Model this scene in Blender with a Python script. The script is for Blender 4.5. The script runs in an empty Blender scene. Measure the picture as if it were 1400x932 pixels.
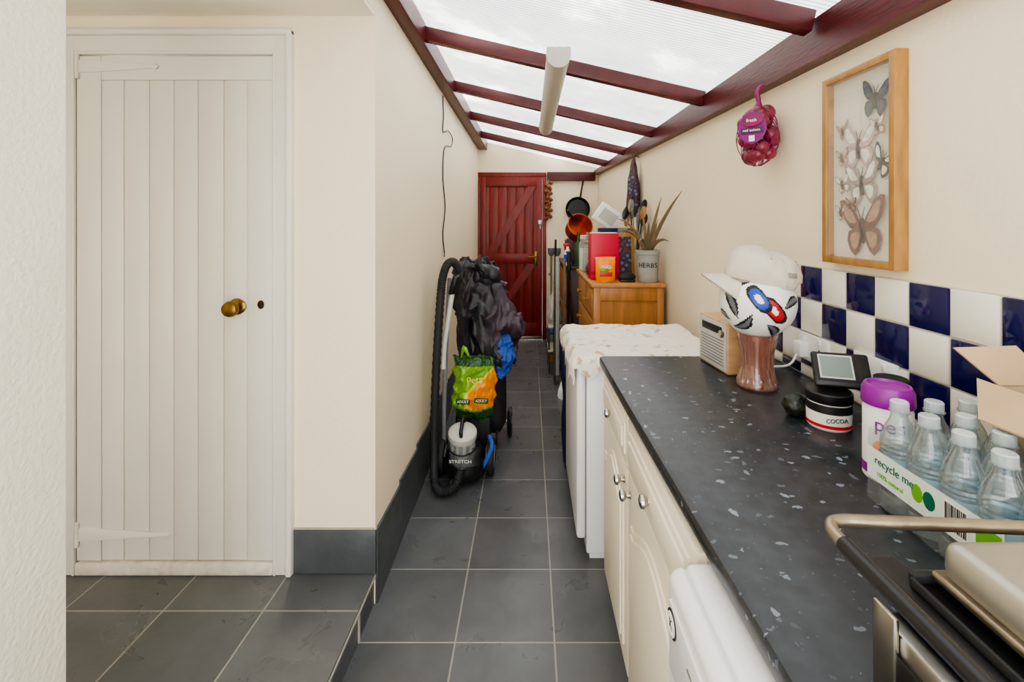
import bpy, bmesh, math, random
from mathutils import Vector, Matrix, Euler, noise
random.seed(7)
S=bpy.context.scene
# ---------------------------------------------------------------- helpers
def lin(c):
    c=c/255.0
    return c/12.92 if c<=0.04045 else ((c+0.055)/1.055)**2.4
def rgb(r,g,b): return (lin(r),lin(g),lin(b),1)
def sc(c,k): return (min(1,c[0]*k),min(1,c[1]*k),min(1,c[2]*k),1)
def newmat(name):
    m=bpy.data.materials.new(name); m.use_nodes=True
    nt=m.node_tree; nt.nodes.clear()
    out=nt.nodes.new('ShaderNodeOutputMaterial')
    return m,nt,out
def N(nt,t,**kw):
    n=nt.nodes.new(t)
    for k,v in kw.items():
        if k in n.inputs: n.inputs[k].default_value=v
        else: setattr(n,k,v)
    return n
def L(nt,a,b): nt.links.new(a,b)
def coords(nt,scale=(1,1,1),loc=(0,0,0)):
    tc=N(nt,'ShaderNodeTexCoord'); mp=N(nt,'ShaderNodeMapping')
    mp.inputs['Scale'].default_value=scale; mp.inputs['Location'].default_value=loc
    L(nt,tc.outputs['Object'],mp.inputs['Vector']); return mp.outputs['Vector']
def ramp(nt,fac,stops):
    r=N(nt,'ShaderNodeValToRGB'); e=r.color_ramp.elements
    e[0].position,e[0].color=stops[0]; e[1].position,e[1].color=stops[1]
    for p,c in stops[2:]:
        x=e.new(p); x.color=c
    L(nt,fac,r.inputs['Fac']); return r.outputs['Color']
def mixc(nt,f,a,b,mode='MIX'):
    m=N(nt,'ShaderNodeMixRGB'); m.blend_type=mode
    for s,v in (('Fac',f),('Color1',a),('Color2',b)):
        if isinstance(v,(tuple,float,int)): m.inputs[s].default_value=v
        else: L(nt,v,m.inputs[s])
    return m.outputs['Color']
def M(name,col,rough=.5,metal=0,ns=6,na=.06,bump=0,bs=60,stretch=(1,1,1),spec=.5,col2=None):
    m,nt,out=newmat(name)
    p=N(nt,'ShaderNodeBsdfPrincipled'); L(nt,p.outputs[0],out.inputs[0])
    p.inputs['Roughness'].default_value=rough; p.inputs['Metallic'].default_value=metal
    p.inputs['Specular IOR Level'].default_value=spec
    v=coords(nt,stretch)
    n=N(nt,'ShaderNodeTexNoise'); n.inputs['Scale'].default_value=ns; n.inputs['Detail'].default_value=4
    L(nt,v,n.inputs['Vector'])
    c=ramp(nt,n.outputs[0],[(.3,sc(col,1-na)),(.7,col2 if col2 else sc(col,1+na))])
    L(nt,c,p.inputs['Base Color'])
    if bump:
        n2=N(nt,'ShaderNodeTexNoise'); n2.inputs['Scale'].default_value=bs; n2.inputs['Detail'].default_value=3
        L(nt,v,n2.inputs['Vector'])
        b=N(nt,'ShaderNodeBump'); b.inputs['Strength'].default_value=bump; b.inputs['Distance'].default_value=.01
        L(nt,n2.outputs[0],b.inputs['Height']); L(nt,b.outputs[0],p.inputs['Normal'])
    return m
def glass(name,tint,gl=.12,rough=.05,body=0.0,bodycol=(1,1,1,1)):
    m,nt,out=newmat(name)
    t=N(nt,'ShaderNodeBsdfTransparent'); t.inputs[0].default_value=tint
    g=N(nt,'ShaderNodeBsdfGlossy'); g.inputs['Roughness'].default_value=rough
    lw=N(nt,'ShaderNodeLayerWeight'); lw.inputs[0].default_value=.35
    mr=N(nt,'ShaderNodeMapRange'); mr.inputs['To Min'].default_value=gl*.5; mr.inputs['To Max'].default_value=min(1,gl*4)
    L(nt,lw.outputs['Facing'],mr.inputs['Value'])
    mx=N(nt,'ShaderNodeMixShader'); L(nt,mr.outputs[0],mx.inputs[0]); L(nt,t.outputs[0],mx.inputs[1]); L(nt,g.outputs[0],mx.inputs[2])
    last=mx
    if body>0:
        d=N(nt,'ShaderNodeBsdfDiffuse'); d.inputs[0].default_value=bodycol
        m2=N(nt,'ShaderNodeMixShader'); m2.inputs[0].default_value=body
        L(nt,mx.outputs[0],m2.inputs[1]); L(nt,d.outputs[0],m2.inputs[2]); last=m2
    L(nt,last.outputs[0],out.inputs[0]); return m
def catmull(pts,n):
    P=[Vector(p) for p in pts]
    if len(P)<3 or n<=1:
        return P,[float(i) for i in range(len(P))]
    out=[];ts=[]
    for i in range(len(P)-1):
        p0=P[i-1] if i>0 else P[i]*2-P[i+1]; p1=P[i]; p2=P[i+1]
        p3=P[i+2] if i+2<len(P) else p2*2-p1
        for k in range(n):
            t=k/n
            out.append(.5*((2*p1)+(-p0+p2)*t+(2*p0-5*p1+4*p2-p3)*t*t+(-p0+3*p1-3*p2+p3)*t**3)); ts.append(i+t)
    out.append(P[-1]); ts.append(len(P)-1.0)
    return out,ts
class B:
    def __init__(s,name): s.name=name; s.bm=bmesh.new(); s.mats=[]
    def mi(s,m):
        if m not in s.mats: s.mats.append(m)
        return s.mats.index(m)
    def add(s,t,mat,Mx=None,matfn=None):
        if Mx is not None: bmesh.ops.transform(t,matrix=Mx,verts=t.verts)
        if mat is not None: i0=s.mi(mat)
        for f in t.faces:
            f.smooth=True
            f.material_index = s.mi(matfn(f.calc_center_median())) if matfn else i0
        me=bpy.data.meshes.new('t'); t.to_mesh(me); t.free()
        s.bm.from_mesh(me); bpy.data.meshes.remove(me); return s
    def box(s,c,size,mat,bev=0,seg=2,rot=(0,0,0)):
        t=bmesh.new(); bmesh.ops.create_cube(t,size=1)
        bmesh.ops.scale(t,vec=size,verts=t.verts)
        if bev: bmesh.ops.bevel(t,geom=list(t.edges),offset=bev,segments=seg,affect='EDGES',profile=.5)
        return s.add(t,mat,Matrix.Translation(c)@Euler(rot).to_matrix().to_4x4())
    def bb(s,x0,x1,y0,y1,z0,z1,mat,bev=0,seg=2):
        return s.box(((x0+x1)/2,(y0+y1)/2,(z0+z1)/2),(x1-x0,y1-y0,z1-z0),mat,bev,seg)
    def lathe(s,prof,loc,mat,seg=32,rot=(0,0,0),matfn=None,scale=(1,1,1)):
        t=bmesh.new(); R=[]
        for r,z in prof:
            R.append([t.verts.new((max(r,1e-4)*math.cos(2*math.pi*k/seg),max(r,1e-4)*math.sin(2*math.pi*k/seg),z)) for k in range(seg)])
        for a,b in zip(R,R[1:]):
            for k in range(seg): t.faces.new((a[k],a[(k+1)%seg],b[(k+1)%seg],b[k]))
        bmesh.ops.recalc_face_normals(t,faces=t.faces)
        return s.add(t,mat,Matrix.Translation(loc)@Euler(rot).to_matrix().to_4x4()@Matrix.Diagonal((*scale,1)),matfn)
    def cyl(s,loc,r,h,mat,seg=32,rot=(0,0,0),bev=.002):
        return s.lathe([(0,-h/2),(r-bev,-h/2),(r,-h/2+bev),(r,h/2-bev),(r-bev,h/2),(0,h/2)],loc,mat,seg,rot)
    def sph(s,loc,r,mat,rot=(0,0,0),u=24,v=16,matfn=None):
        if not isinstance(r,(tuple,list)): r=(r,r,r)
        t=bmesh.new(); bmesh.ops.create_uvsphere(t,u_segments=u,v_segments=v,radius=1)
        return s.add(t,mat,Matrix.Translation(loc)@Euler(rot).to_matrix().to_4x4()@Matrix.Diagonal((*r,1)),matfn)
    def tube(s,pts,r,mat,seg=10,n=6,rib=0,flat=1,flatdir=None):
        P,ts=catmull(pts,n); t=bmesh.new(); R=[]
        d0=(P[1]-P[0]).normalized()
        a=d0.orthogonal().normalized() if flatdir is None else (Vector(flatdir)-d0*Vector(flatdir).dot(d0)).normalized()
        for i,p in enumerate(P):
            d=(P[min(i+1,len(P)-1)]-P[max(i-1,0)]).normalized()
            a=(a-d*a.dot(d)).normalized(); b=d.cross(a)
            if isinstance(r,(list,tuple)):
                k=min(int(ts[i]),len(r)-2); f=ts[i]-k; rr=r[k]*(1-f)+r[k+1]*f
            else: rr=r
            if rib: rr*=1+rib*(i%2)
            R.append([t.verts.new(p+a*rr*flat*math.cos(2*math.pi*k/seg)+b*rr*math.sin(2*math.pi*k/seg)) for k in range(seg)])
        for x,y in zip(R,R[1:]):
            for k in range(seg): t.faces.new((x[k],x[(k+1)%seg],y[(k+1)%seg],y[k]))
        t.faces.new(R[0][::-1]); t.faces.new(R[-1])
        bmesh.ops.recalc_face_normals(t,faces=t.faces)
        return s.add(t,mat)
    def prism(s,pts,f,w0,w1,mat,bev=0):
        t=bmesh.new()
        a=[t.verts.new(f(u,v,w0)) for u,v in pts]; b=[t.verts.new(f(u,v,w1)) for u,v in pts]
        n=len(pts)
        t.faces.new(a); top=t.faces.new(b[::-1])
        for k in range(n): t.faces.new((a[k],b[k],b[(k+1)%n],a[(k+1)%n]))
        bmesh.ops.recalc_face_normals(t,faces=t.faces)
        if bev: bmesh.ops.bevel(t,geom=list(top.edges),offset=bev,segments=2,affect='EDGES',profile=.5)
        return s.add(t,mat)
    def poly(s,vs,fs,mat,thick=0,matfn=None):
        t=bmesh.new(); V=[t.verts.new(v) for v in vs]
        for f in fs: t.faces.new([V[i] for i in f])
        bmesh.ops.recalc_face_normals(t,faces=t.faces)
        if thick: bmesh.ops.solidify(t,geom=list(t.faces),thickness=thick)
        return s.add(t,mat,None,matfn)
    def rings(s,rg,mat,seg=48,rip=0,k=7,nz=0,nsc=6,matfn=None,sq=2.0,sub=4,ph=0):
        t=bmesh.new(); R=[]; C=[]
        for i in range(len(rg)-1):
            for j in range(sub):
                f=j/sub; C.append([a*(1-f)+b*f for a,b in zip(rg[i],rg[i+1])])
        C.append(list(rg[-1]))
        for z,cx,cy,rx,ry in C:
            row=[]
            for q in range(seg):
                a=2*math.pi*q/seg; c,sn=math.cos(a),math.sin(a)
                m=(abs(c)**sq+abs(sn)**sq)**(-1/sq)
                w=1+rip*math.sin(k*a+z*9+ph)+rip*.6*math.sin((k+4)*a-z*14)
                p=Vector((cx+rx*c*m*w,cy+ry*sn*m*w,z))
                if nz: p+=noise.noise_vector(p*nsc)*nz
                row.append(t.verts.new(p))
            R.append(row)
        for a,b in zip(R,R[1:]):
            for q in range(seg): t.faces.new((a[q],a[(q+1)%seg],b[(q+1)%seg],b[q]))
        t.faces.new(R[0][::-1]); t.faces.new(R[-1])
        bmesh.ops.recalc_face_normals(t,faces=t.faces)
        return s.add(t,mat,None,matfn)
    def crumple(s,amp,scl,aniso=(1,1,1),fine=.3):
        s.bm.normal_update()
        mv=[]
        for v in s.bm.verts:
            p=Vector((v.co.x*aniso[0],v.co.y*aniso[1],v.co.z*aniso[2]))*scl
            p+=noise.noise_vector(p*.5)*.8
            h=1-2*abs(noise.noise(p)) ; h2=1-2*abs(noise.noise(p*2.3+Vector((5,3,1))))
            mv.append(v.normal*amp*((h*h*h if h>0 else -.2*h*h)+fine*h2-.35))
        for v,m in zip(s.bm.verts,mv): v.co+=m
        return s
    def text(s,txt,size,Mx,mat,ext=.0005):
        cu=bpy.data.curves.new('tx','FONT'); cu.body=txt; cu.size=size; cu.extrude=ext; cu.align_x='CENTER'; cu.align_y='CENTER'
        o=bpy.data.objects.new('tx',cu); S.collection.objects.link(o)
        dg=bpy.context.evaluated_depsgraph_get(); dg.update()
        me=bpy.data.meshes.new_from_object(o.evaluated_get(dg))
        t=bmesh.new(); t.from_mesh(me)
        bpy.data.objects.remove(o); bpy.data.curves.remove(cu); bpy.data.meshes.remove(me)
        return s.add(t,mat,Mx)
    def done(s,center=True,ang=35):
        me=bpy.data.meshes.new(s.name)
        vs=[v.co for v in s.bm.verts]; o=bpy.data.objects.new(s.name,me)
        if center:
            mn=Vector([min(v[i] for v in vs) for i in range(3)]); mx=Vector([max(v[i] for v in vs) for i in range(3)])
            c=Vector(((mn.x+mx.x)/2,(mn.y+mx.y)/2,mn.z))
            bmesh.ops.translate(s.bm,vec=-c,verts=s.bm.verts); o.location=c
        s.bm.to_mesh(me); s.bm.free()
        for m in s.mats: me.materials.append(m)
        me.set_sharp_from_angle(angle=math.radians(ang))
        S.collection.objects.link(o); return o
def wx(y): return .937-.0205*y          # right wall inner face
RA=.0205
FRONT=Matrix(((1,0,0,0),(0,0,-1,0),(0,1,0,0),(0,0,0,1)))      # text facing -Y
SIDE=Matrix(((0,0,-1,0),(-1,0,0,0),(0,1,0,0),(0,0,0,1)))      # text facing -X
T=Matrix.Translation
# ---------------------------------------------------------------- materials
CREAM=rgb(238,224,196)
m_wall=M('wall_paint_cream',CREAM,.5,ns=1.5,na=.02,bump=.12,bs=70,spec=.35)
m_wall2=M('wall_paint_pale',rgb(240,235,218),.5,ns=2,na=.02,bump=.28,bs=90,spec=.3)
m_ceil=M('ceiling_paint',rgb(240,232,214),.6,ns=2,na=.02,bump=.05)
m_white=M('white_gloss_paint',rgb(224,219,207),.35,ns=4,na=.02,bump=.06,bs=30)
m_dirty=M('chipped_paint',rgb(214,206,190),.5,ns=30,na=.14,bump=.3,bs=50)
m_appl=M('appliance_white',rgb(236,236,236),.25,ns=3,na=.01)
m_cab=M('cabinet_cream',rgb(236,226,204),.35,ns=3,na=.02)
m_red=M('stained_red_wood',rgb(76,15,18),.38,ns=5,na=.25,stretch=(3,3,3),bump=.1)
m_redY=M('stained_red_beam',rgb(76,15,18),.38,ns=5,na=.25,stretch=(12,1,12),bump=.1,bs=15)
m_reddoor=M('red_door_wood',rgb(118,20,9),.38,ns=3,na=.35,stretch=(10,10,1.2),bump=.1,bs=10)
m_pine=M('pine_wood',rgb(170,114,60),.4,ns=3,na=.2,stretch=(10,10,1),bump=.05,bs=15)
m_pineh=M('pine_wood_h',rgb(178,122,68),.4,ns=3,na=.2,stretch=(9,1.2,9))
m_oak=M('oak_frame',rgb(160,114,58),.4,ns=6,na=.22,stretch=(8,8,2),bump=.1,bs=30)
m_blk=M('black_plastic',rgb(20,20,22),.35,na=.1)
m_blkm=M('black_matte',rgb(28,28,31),.65,na=.2,bump=.1)
m_cloth=M('black_jacket_fabric',rgb(34,32,38),.45,ns=9,na=.4,bump=.4,bs=24)
m_cloth2=M('purple_grey_lining',rgb(66,56,66),.5,ns=8,na=.2,bump=.3,bs=30)
m_blue=M('blue_fabric',rgb(36,78,160),.6,na=.2,bump=.3)
m_navy=M('navy_fabric',rgb(20,24,66),.6,na=.2,bump=.3)
m_steel=M('brushed_steel',rgb(170,166,158),.28,1,ns=20,na=.08)
m_rust=M('aged_steel',rgb(156,144,126),.33,.9,ns=14,na=.3,bump=.1,bs=40)
m_tray=M('tray_metal',rgb(178,172,158),.36,.75,ns=9,na=.12,bump=.08,bs=20)
m_chrome=M('chrome_knob',rgb(180,178,174),.15,1,na=.02)
m_brass=M('aged_brass',rgb(136,106,58),.3,1,ns=12,na=.2)
m_dk=M('dark_escutcheon',rgb(70,52,32),.4,.8)
m_grey=M('grey_plastic',rgb(110,112,116),.4,na=.05)
m_lgrey=M('light_grey_plastic',rgb(190,188,180),.35,na=.03)
m_diff=M('lamp_diffuser_plastic',rgb(184,178,166),.4,na=.03)
m_green=M('green_bag_print',rgb(112,162,14),.3,ns=8,na=.2)
m_orange=M('orange_bag_print',rgb(240,140,10),.35,ns=8,na=.15)
m_dkgreen=M('dark_green_print',rgb(40,80,34),.4)
m_purple=M('purple_plastic',rgb(136,16,140),.35)
m_mag=M('magenta_net',rgb(130,10,80),.5,ns=30,na=.3)
m_onion=M('red_onion_skin',rgb(120,34,56),.35,ns=14,na=.35)
m_onionb=M('brown_onion_skin',rgb(120,66,30),.45,ns=14,na=.35)
m_paper=M('white_paper',rgb(240,238,232),.5,na=.02)
m_card=M('cardboard',rgb(188,160,126),.7,ns=10,na=.06)
m_pink=M('red_pink_box',rgb(200,16,60),.4,na=.06)
m_copper=M('copper',rgb(176,78,44),.3,.8,na=.15)
m_pot=M('pot_stone',rgb(150,152,146),.6,na=.12,bump=.2)
m_leaf=M('aloe_leaf',rgb(106,114,84),.5,ns=12,na=.3,col2=rgb(140,110,84))
m_cone=M('pine_cone_brown',rgb(80,42,28),.6,na=.3)
m_darkwood=M('dark_stained_wood',rgb(66,38,28),.45,na=.2)
m_plate=M('socket_white',rgb(240,240,238),.25,na=.01)
m_soil=M('soil',rgb(60,42,30),.9,na=.3,bump=.5)
m_cap=M('cap_cotton',rgb(206,197,182),.75,ns=12,na=.05,bump=.3,bs=90)
m_capd=M('cap_stitching',rgb(150,142,130),.8,na=.05)
m_avo=M('avocado_skin',rgb(30,36,26),.35,ns=20,na=.3,bump=.3,bs=80)
m_screen=M('lcd_screen',rgb(116,130,124),.15,na=.03)
m_glaze_w=M('tile_glaze_cream',rgb(234,229,214),.1,ns=5,na=.02)
m_glaze_b=M('tile_glaze_cobalt',rgb(19,18,74),.08,ns=9,na=.25)
m_grout=M('tile_grout',rgb(196,190,176),.8,na=.05)
m_text=M('print_black',rgb(20,20,22),.5)
m_tblue=M('print_blue',rgb(20,60,170),.4)
m_tred=M('print_red',rgb(196,24,40),.4)
m_botcap=glass('bottle_cap_clear',(.80,.88,.9,1),.2,.1,.35,(.85,.9,.92,1))
m_bottle=glass('pet_bottle',(.88,.94,.955,1),.18,.04,.05,(.85,.92,.95,1))
m_film=glass('shrink_film',(.97,.985,.985,1),.06,.15,.03)
m_vase=glass('rose_glass',(.94,.82,.77,1),.2,.04,.14,rgb(206,150,134))
m_clearj=glass('jar_glass',(.85,.88,.86,1),.18,.05,.12)
m_pane=glass('picture_glass',(.97,.97,.97,1),.05,.03,.04)

def slate(name,px,py,ox,oy):
    m,nt,out=newmat(name)
    p=N(nt,'ShaderNodeBsdfPrincipled'); L(nt,p.outputs[0],out.inputs[0])
    v=coords(nt,(1,1,1),(-ox,-oy,0))
    br=N(nt,'ShaderNodeTexBrick'); br.offset=0; br.squash=1
    br.inputs['Scale'].default_value=1; br.inputs['Brick Width'].default_value=px; br.inputs['Row Height'].default_value=py
    br.inputs['Mortar Size'].default_value=.0030; br.inputs['Mortar Smooth'].default_value=.1
    br.inputs['Color1'].default_value=rgb(88,90,92); br.inputs['Color2'].default_value=rgb(106,108,110); br.inputs['Mortar'].default_value=rgb(150,146,136)
    L(nt,v,br.inputs['Vector'])
    n=N(nt,'ShaderNodeTexNoise'); n.inputs['Scale'].default_value=5; n.inputs['Detail'].default_value=8; n.inputs['Distortion'].default_value=.5; n.inputs['Roughness'].default_value=.6
    L(nt,v,n.inputs['Vector'])
    shade=ramp(nt,n.outputs[0],[(.3,(.68,.69,.70,1)),(.7,(1.0,1.0,1.0,1))])
    tile=mixc(nt,1.0,br.outputs['Color'],shade,'MULTIPLY')
    c=mixc(nt,br.outputs['Fac'],tile,rgb(150,146,136)); L(nt,c,p.inputs['Base Color'])
    n2=N(nt,'ShaderNodeTexNoise'); n2.inputs['Scale'].default_value=8; n2.inputs['Detail'].default_value=6; n2.inputs['Distortion'].default_value=.6
    L(nt,v,n2.inputs['Vector'])
    ro=N(nt,'ShaderNodeMapRange'); ro.inputs['To Min'].default_value=.2; ro.inputs['To Max'].default_value=.4
    L(nt,n2.outputs[0],ro.inputs['Value']); L(nt,ro.outputs[0],p.inputs['Roughness'])
    h=N(nt,'ShaderNodeMath'); h.operation='SUBTRACT'; L(nt,n2.outputs[0],h.inputs[0]); L(nt,br.outputs['Fac'],h.inputs[1])
    b=N(nt,'ShaderNodeBump'); b.inputs['Strength'].default_value=.4; b.inputs['Distance'].default_value=.006
    L(nt,h.outputs[0],b.inputs['Height']); L(nt,b.outputs[0],p.inputs['Normal'])
    return m
m_floor=slate('slate_floor_tiles',.331,.328,-.248-.331*20,1.558-.328*20)
m_plat=slate('slate_step_tiles',.331,.331,-.88-.331*20,1.546-.331*20)
m_skirt=M('slate_skirting',rgb(76,79,82),.35,ns=8,na=.2,bump=.3,bs=18)
m_grey_gr=M('floor_grout',rgb(166,160,148),.8,na=.08,ns=30)

def worktop():
    m,nt,out=newmat('speckled_worktop')
    p=N(nt,'ShaderNodeBsdfPrincipled'); L(nt,p.outputs[0],out.inputs[0]); p.inputs['Roughness'].default_value=.3
    v=coords(nt)
    wn=N(nt,'ShaderNodeTexNoise'); wn.inputs['Scale'].default_value=60; wn.inputs['Detail'].default_value=3; L(nt,v,wn.inputs['Vector'])
    dv=N(nt,'ShaderNodeVectorMath'); dv.operation='MULTIPLY_ADD'; L(nt,wn.outputs['Color'],dv.inputs[0]); dv.inputs[1].default_value=(.02,.02,.02); L(nt,v,dv.inputs[2])
    bn=N(nt,'ShaderNodeTexNoise'); bn.inputs['Scale'].default_value=30; bn.inputs['Detail'].default_value=6; L(nt,v,bn.inputs['Vector'])
    cur=ramp(nt,bn.outputs[0],[(.35,rgb(30,32,36)),(.7,rgb(46,49,55))])
    for sca,th,den,cc,st in ((36,.26,.66,rgb(140,152,166),(1,.55,1)),(60,.30,.5,rgb(118,128,142),(.6,1,1)),(110,.32,.45,rgb(92,100,114),(1,1,1))):
        mp=N(nt,'ShaderNodeMapping'); mp.inputs['Scale'].default_value=st; mp.inputs['Rotation'].default_value=(0,0,.6); L(nt,dv.outputs[0],mp.inputs['Vector'])
        vo=N(nt,'ShaderNodeTexVoronoi'); vo.inputs['Scale'].default_value=sca; L(nt,mp.outputs[0],vo.inputs['Vector'])
        sp=N(nt,'ShaderNodeSeparateColor'); L(nt,vo.outputs['Color'],sp.inputs[0])
        tv=N(nt,'ShaderNodeMath'); tv.operation='MULTIPLY'; L(nt,sp.outputs[2],tv.inputs[0]); tv.inputs[1].default_value=th
        a=N(nt,'ShaderNodeMath'); a.operation='LESS_THAN'; L(nt,vo.outputs['Distance'],a.inputs[0]); L(nt,tv.outputs[0],a.inputs[1])
        g=N(nt,'ShaderNodeMath'); g.operation='GREATER_THAN'; L(nt,sp.outputs[0],g.inputs[0]); g.inputs[1].default_value=den
        mu=N(nt,'ShaderNodeMath'); mu.operation='MULTIPLY'; L(nt,a.outputs[0],mu.inputs[0]); L(nt,g.outputs[0],mu.inputs[1])
        m8=N(nt,'ShaderNodeMath'); m8.operation='MULTIPLY'; L(nt,mu.outputs[0],m8.inputs[0]); L(nt,sp.outputs[1],m8.inputs[1])
        cur=mixc(nt,m8.outputs[0],cur,cc)
    L(nt,cur,p.inputs['Base Color']); return m
m_top=worktop()

def polycarb():
    m,nt,out=newmat('twinwall_polycarbonate')
    v=coords(nt)
    sx=N(nt,'ShaderNodeSeparateXYZ'); L(nt,v,sx.inputs[0])
    fr=N(nt,'ShaderNodeMath'); fr.operation='MULTIPLY'; L(nt,sx.outputs[1],fr.inputs[0]); fr.inputs[1].default_value=2*math.pi/.021
    sn=N(nt,'ShaderNodeMath'); sn.operation='SINE'; L(nt,fr.outputs[0],sn.inputs[0])
    mr=N(nt,'ShaderNodeMapRange'); mr.inputs['From Min'].default_value=-.1; mr.inputs['From Max'].default_value=1; L(nt,sn.outputs[0],mr.inputs['Value'])
    n=N(nt,'ShaderNodeTexNoise'); n.inputs['Scale'].default_value=1.9; n.inputs['Detail'].default_value=6; n.inputs['Roughness'].default_value=.6; L(nt,v,n.inputs['Vector'])
    dirt=ramp(nt,n.outputs[0],[(.38,(.36,.37,.365,1)),(.54,(.46,.465,.455,1)),(.66,(.85,.85,.82,1))])
    dk=mixc(nt,1.0,dirt,(.50,.52,.52,1),'MULTIPLY')
    c=mixc(nt,mr.outputs[0],dirt,dk)
    tr=N(nt,'ShaderNodeBsdfTransparent'); L(nt,c,tr.inputs[0])
    tl=N(nt,'ShaderNodeBsdfTranslucent'); L(nt,c,tl.inputs[0])
    mx=N(nt,'ShaderNodeMixShader'); mx.inputs[0].default_value=.3
    L(nt,tr.outputs[0],mx.inputs[1]); L(nt,tl.outputs[0],mx.inputs[2])
    L(nt,mx.outputs[0],out.inputs[0]); return m
m_poly=polycarb()

def floral():
    m,nt,out=newmat('floral_tablecloth')
    p=N(nt,'ShaderNodeBsdfPrincipled'); L(nt,p.outputs[0],out.inputs[0]); p.inputs['Roughness'].default_value=.7
    v=coords(nt)
    w=N(nt,'ShaderNodeTexNoise'); w.inputs['Scale'].default_value=60; L(nt,v,w.inputs['Vector'])
    dv=N(nt,'ShaderNodeVectorMath'); dv.operation='MULTIPLY_ADD'; L(nt,w.outputs['Color'],dv.inputs[0]); dv.inputs[1].default_value=(.04,.04,.04); L(nt,v,dv.inputs[2])
    vo=N(nt,'ShaderNodeTexVoronoi'); vo.inputs['Scale'].default_value=17; L(nt,dv.outputs[0],vo.inputs['Vector'])
    c=ramp(nt,vo.outputs['Distance'],[(.0,rgb(196,120,110)),(.14,rgb(208,146,134)),(.24,rgb(190,188,156)),(.32,rgb(234,226,216))])
    n=N(nt,'ShaderNodeTexNoise'); n.inputs['Scale'].default_value=6; L(nt,v,n.inputs['Vector'])
    f=ramp(nt,n.outputs[0],[(.44,(0,0,0,1)),(.50,(1,1,1,1))])
    c2=mixc(nt,f,rgb(234,226,216),c); L(nt,c2,p.inputs['Base Color']); return m
m_floral=floral()
def pattern():
    m,nt,out=newmat('patterned_dark_fabric')
    p=N(nt,'ShaderNodeBsdfPrincipled'); L(nt,p.outputs[0],out.inputs[0]); p.inputs['Roughness'].default_value=.6
    v=coords(nt); vo=N(nt,'ShaderNodeTexVoronoi'); vo.inputs['Scale'].default_value=26; L(nt,v,vo.inputs['Vector'])
    c=ramp(nt,vo.outputs['Distance'],[(.15,rgb(110,104,136)),(.45,rgb(30,30,50)),(.7,rgb(90,58,54))]); L(nt,c,p.inputs['Base Color']); return m
m_umb=pattern()

# ---------------------------------------------------------------- room shell
LX0,LX1=-.566,-.615
YC=1.717; YF=5.6
b=B('floor'); b.bb(-.9,1.1,-1.0,5.75,-.1,0,m_floor); b.done(False)
b=B('floor_step_platform')
b.bb(-2.4,LX0-.004,-1.0,YC,0,.112,m_skirt)
b.bb(-2.4,LX0,-1.0,YC,.105,.115,m_plat,.002)
b.bb(LX0-.006,LX0+.003,-1.0,YC+.0,.098,.106,m_grey_gr)
for k in range(8):
    y=YC-.16-.331*k
    b.bb(LX0-.006,LX0+.002,y-.003,y+.003,0,.1,m_grey_gr)
b.done(False)
b=B('wall_left')
def slab(b,foot,z0,z1,mat):
    n=len(foot); vs=[(x,y,z0) for x,y in foot]+[(x,y,z1) for x,y in foot]
    fs=[tuple(range(n)),tuple(range(n,2*n))]+[(k,(k+1)%n,n+(k+1)%n,n+k) for k in range(n)]
    b.poly(vs,fs,mat)
slab(b,[(LX0,YC),(LX1,YF),(-.75,YF),(-.75,YC)],0,2.38,m_wall); b.done(False)
b=B('wall_lintel'); b.bb(-.72,LX0,-1.0,YC-.001,2.171,2.40,m_wall); b.done(False)
b=B('wall_alcove')
b.bb(-2.4,-1.655,YC,YC+.12,0,2.4,m_wall); b.bb(-.93,-.76,YC,YC+.12,0,2.4,m_wall)
b.bb(-1.655,-.93,YC,YC+.12,2.02,2.4,m_wall); b.bb(-.76,LX0-.0005,YC-.0005,YC+.1,0,2.38,m_wall)
b.done(False)
b=B('wall_alcove_side'); b.bb(-2.5,-2.4,-1,YC+.1,0,2.4,m_wall); b.done(False)
b=B('ceiling'); b.bb(-2.4,-.568,-1.0,YC-.002,2.155,2.172,m_ceil); b.bb(-2.4,-.72,-1,YC-.002,2.171,2.22,m_ceil); b.done(False)
b=B('wall_near'); b.bb(-1.5,-.9,-1.0,.911,.115,2.155,m_wall2,.004); b.done(False)
b=B('wall_right')
slab(b,[(wx(-1),-1),(1.1,-1),(1.1,5.7),(wx(5.7),5.7)],0,2.0,m_wall); b.done(False)
b=B('wall_far')
b.bb(-.75,-.63,YF,YF+.12,0,1.985,m_wall); b.bb(.20,1.0,YF,YF+.12,0,1.985,m_wall)
b.prism([(-.75,1.985),(1.0,1.985),(1.0,2.0),(-.64,2.38),(-.75,2.4)],lambda u,v,w:Vector((u,w,v)),YF,YF+.12,m_wall)
b.done(False)
# skirting
b=B('baseboard_left')
def sk(y0,y1,x0,x1):
    vs=[(x0,y0,0),(x1,y1,0),(x1,y1,.25),(x0,y0,.272),(x0+.009,y0,0),(x1+.009,y1,0),(x1+.009,y1,.25),(x0+.009,y0,.272)]
    b.poly(vs,[(0,1,2,3),(4,5,6,7),(0,1,5,4),(1,2,6,5),(2,3,7,6),(3,0,4,7)],m_skirt)
lx=lambda y: LX0+(LX1-LX0)*(y-YC)/(YF-YC)
y=YC
while y<YF-.01:
    y2=min(y+.328,YF); sk(y+.002,y2-.002,lx(y),lx(y2)); y=y2
b.done(False)
b=B('baseboard_alcove'); b.bb(-.861,-.562,YC-.010,YC,.117,.275,m_skirt,.001); b.bb(-.862,-.56,YC-.006,YC,.275,.280,m_grey_gr); b.done(False)
b=B('baseboard_far'); b.bb(.2,.8,YF-.01,YF,0,.12,m_skirt); b.done(False)
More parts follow.
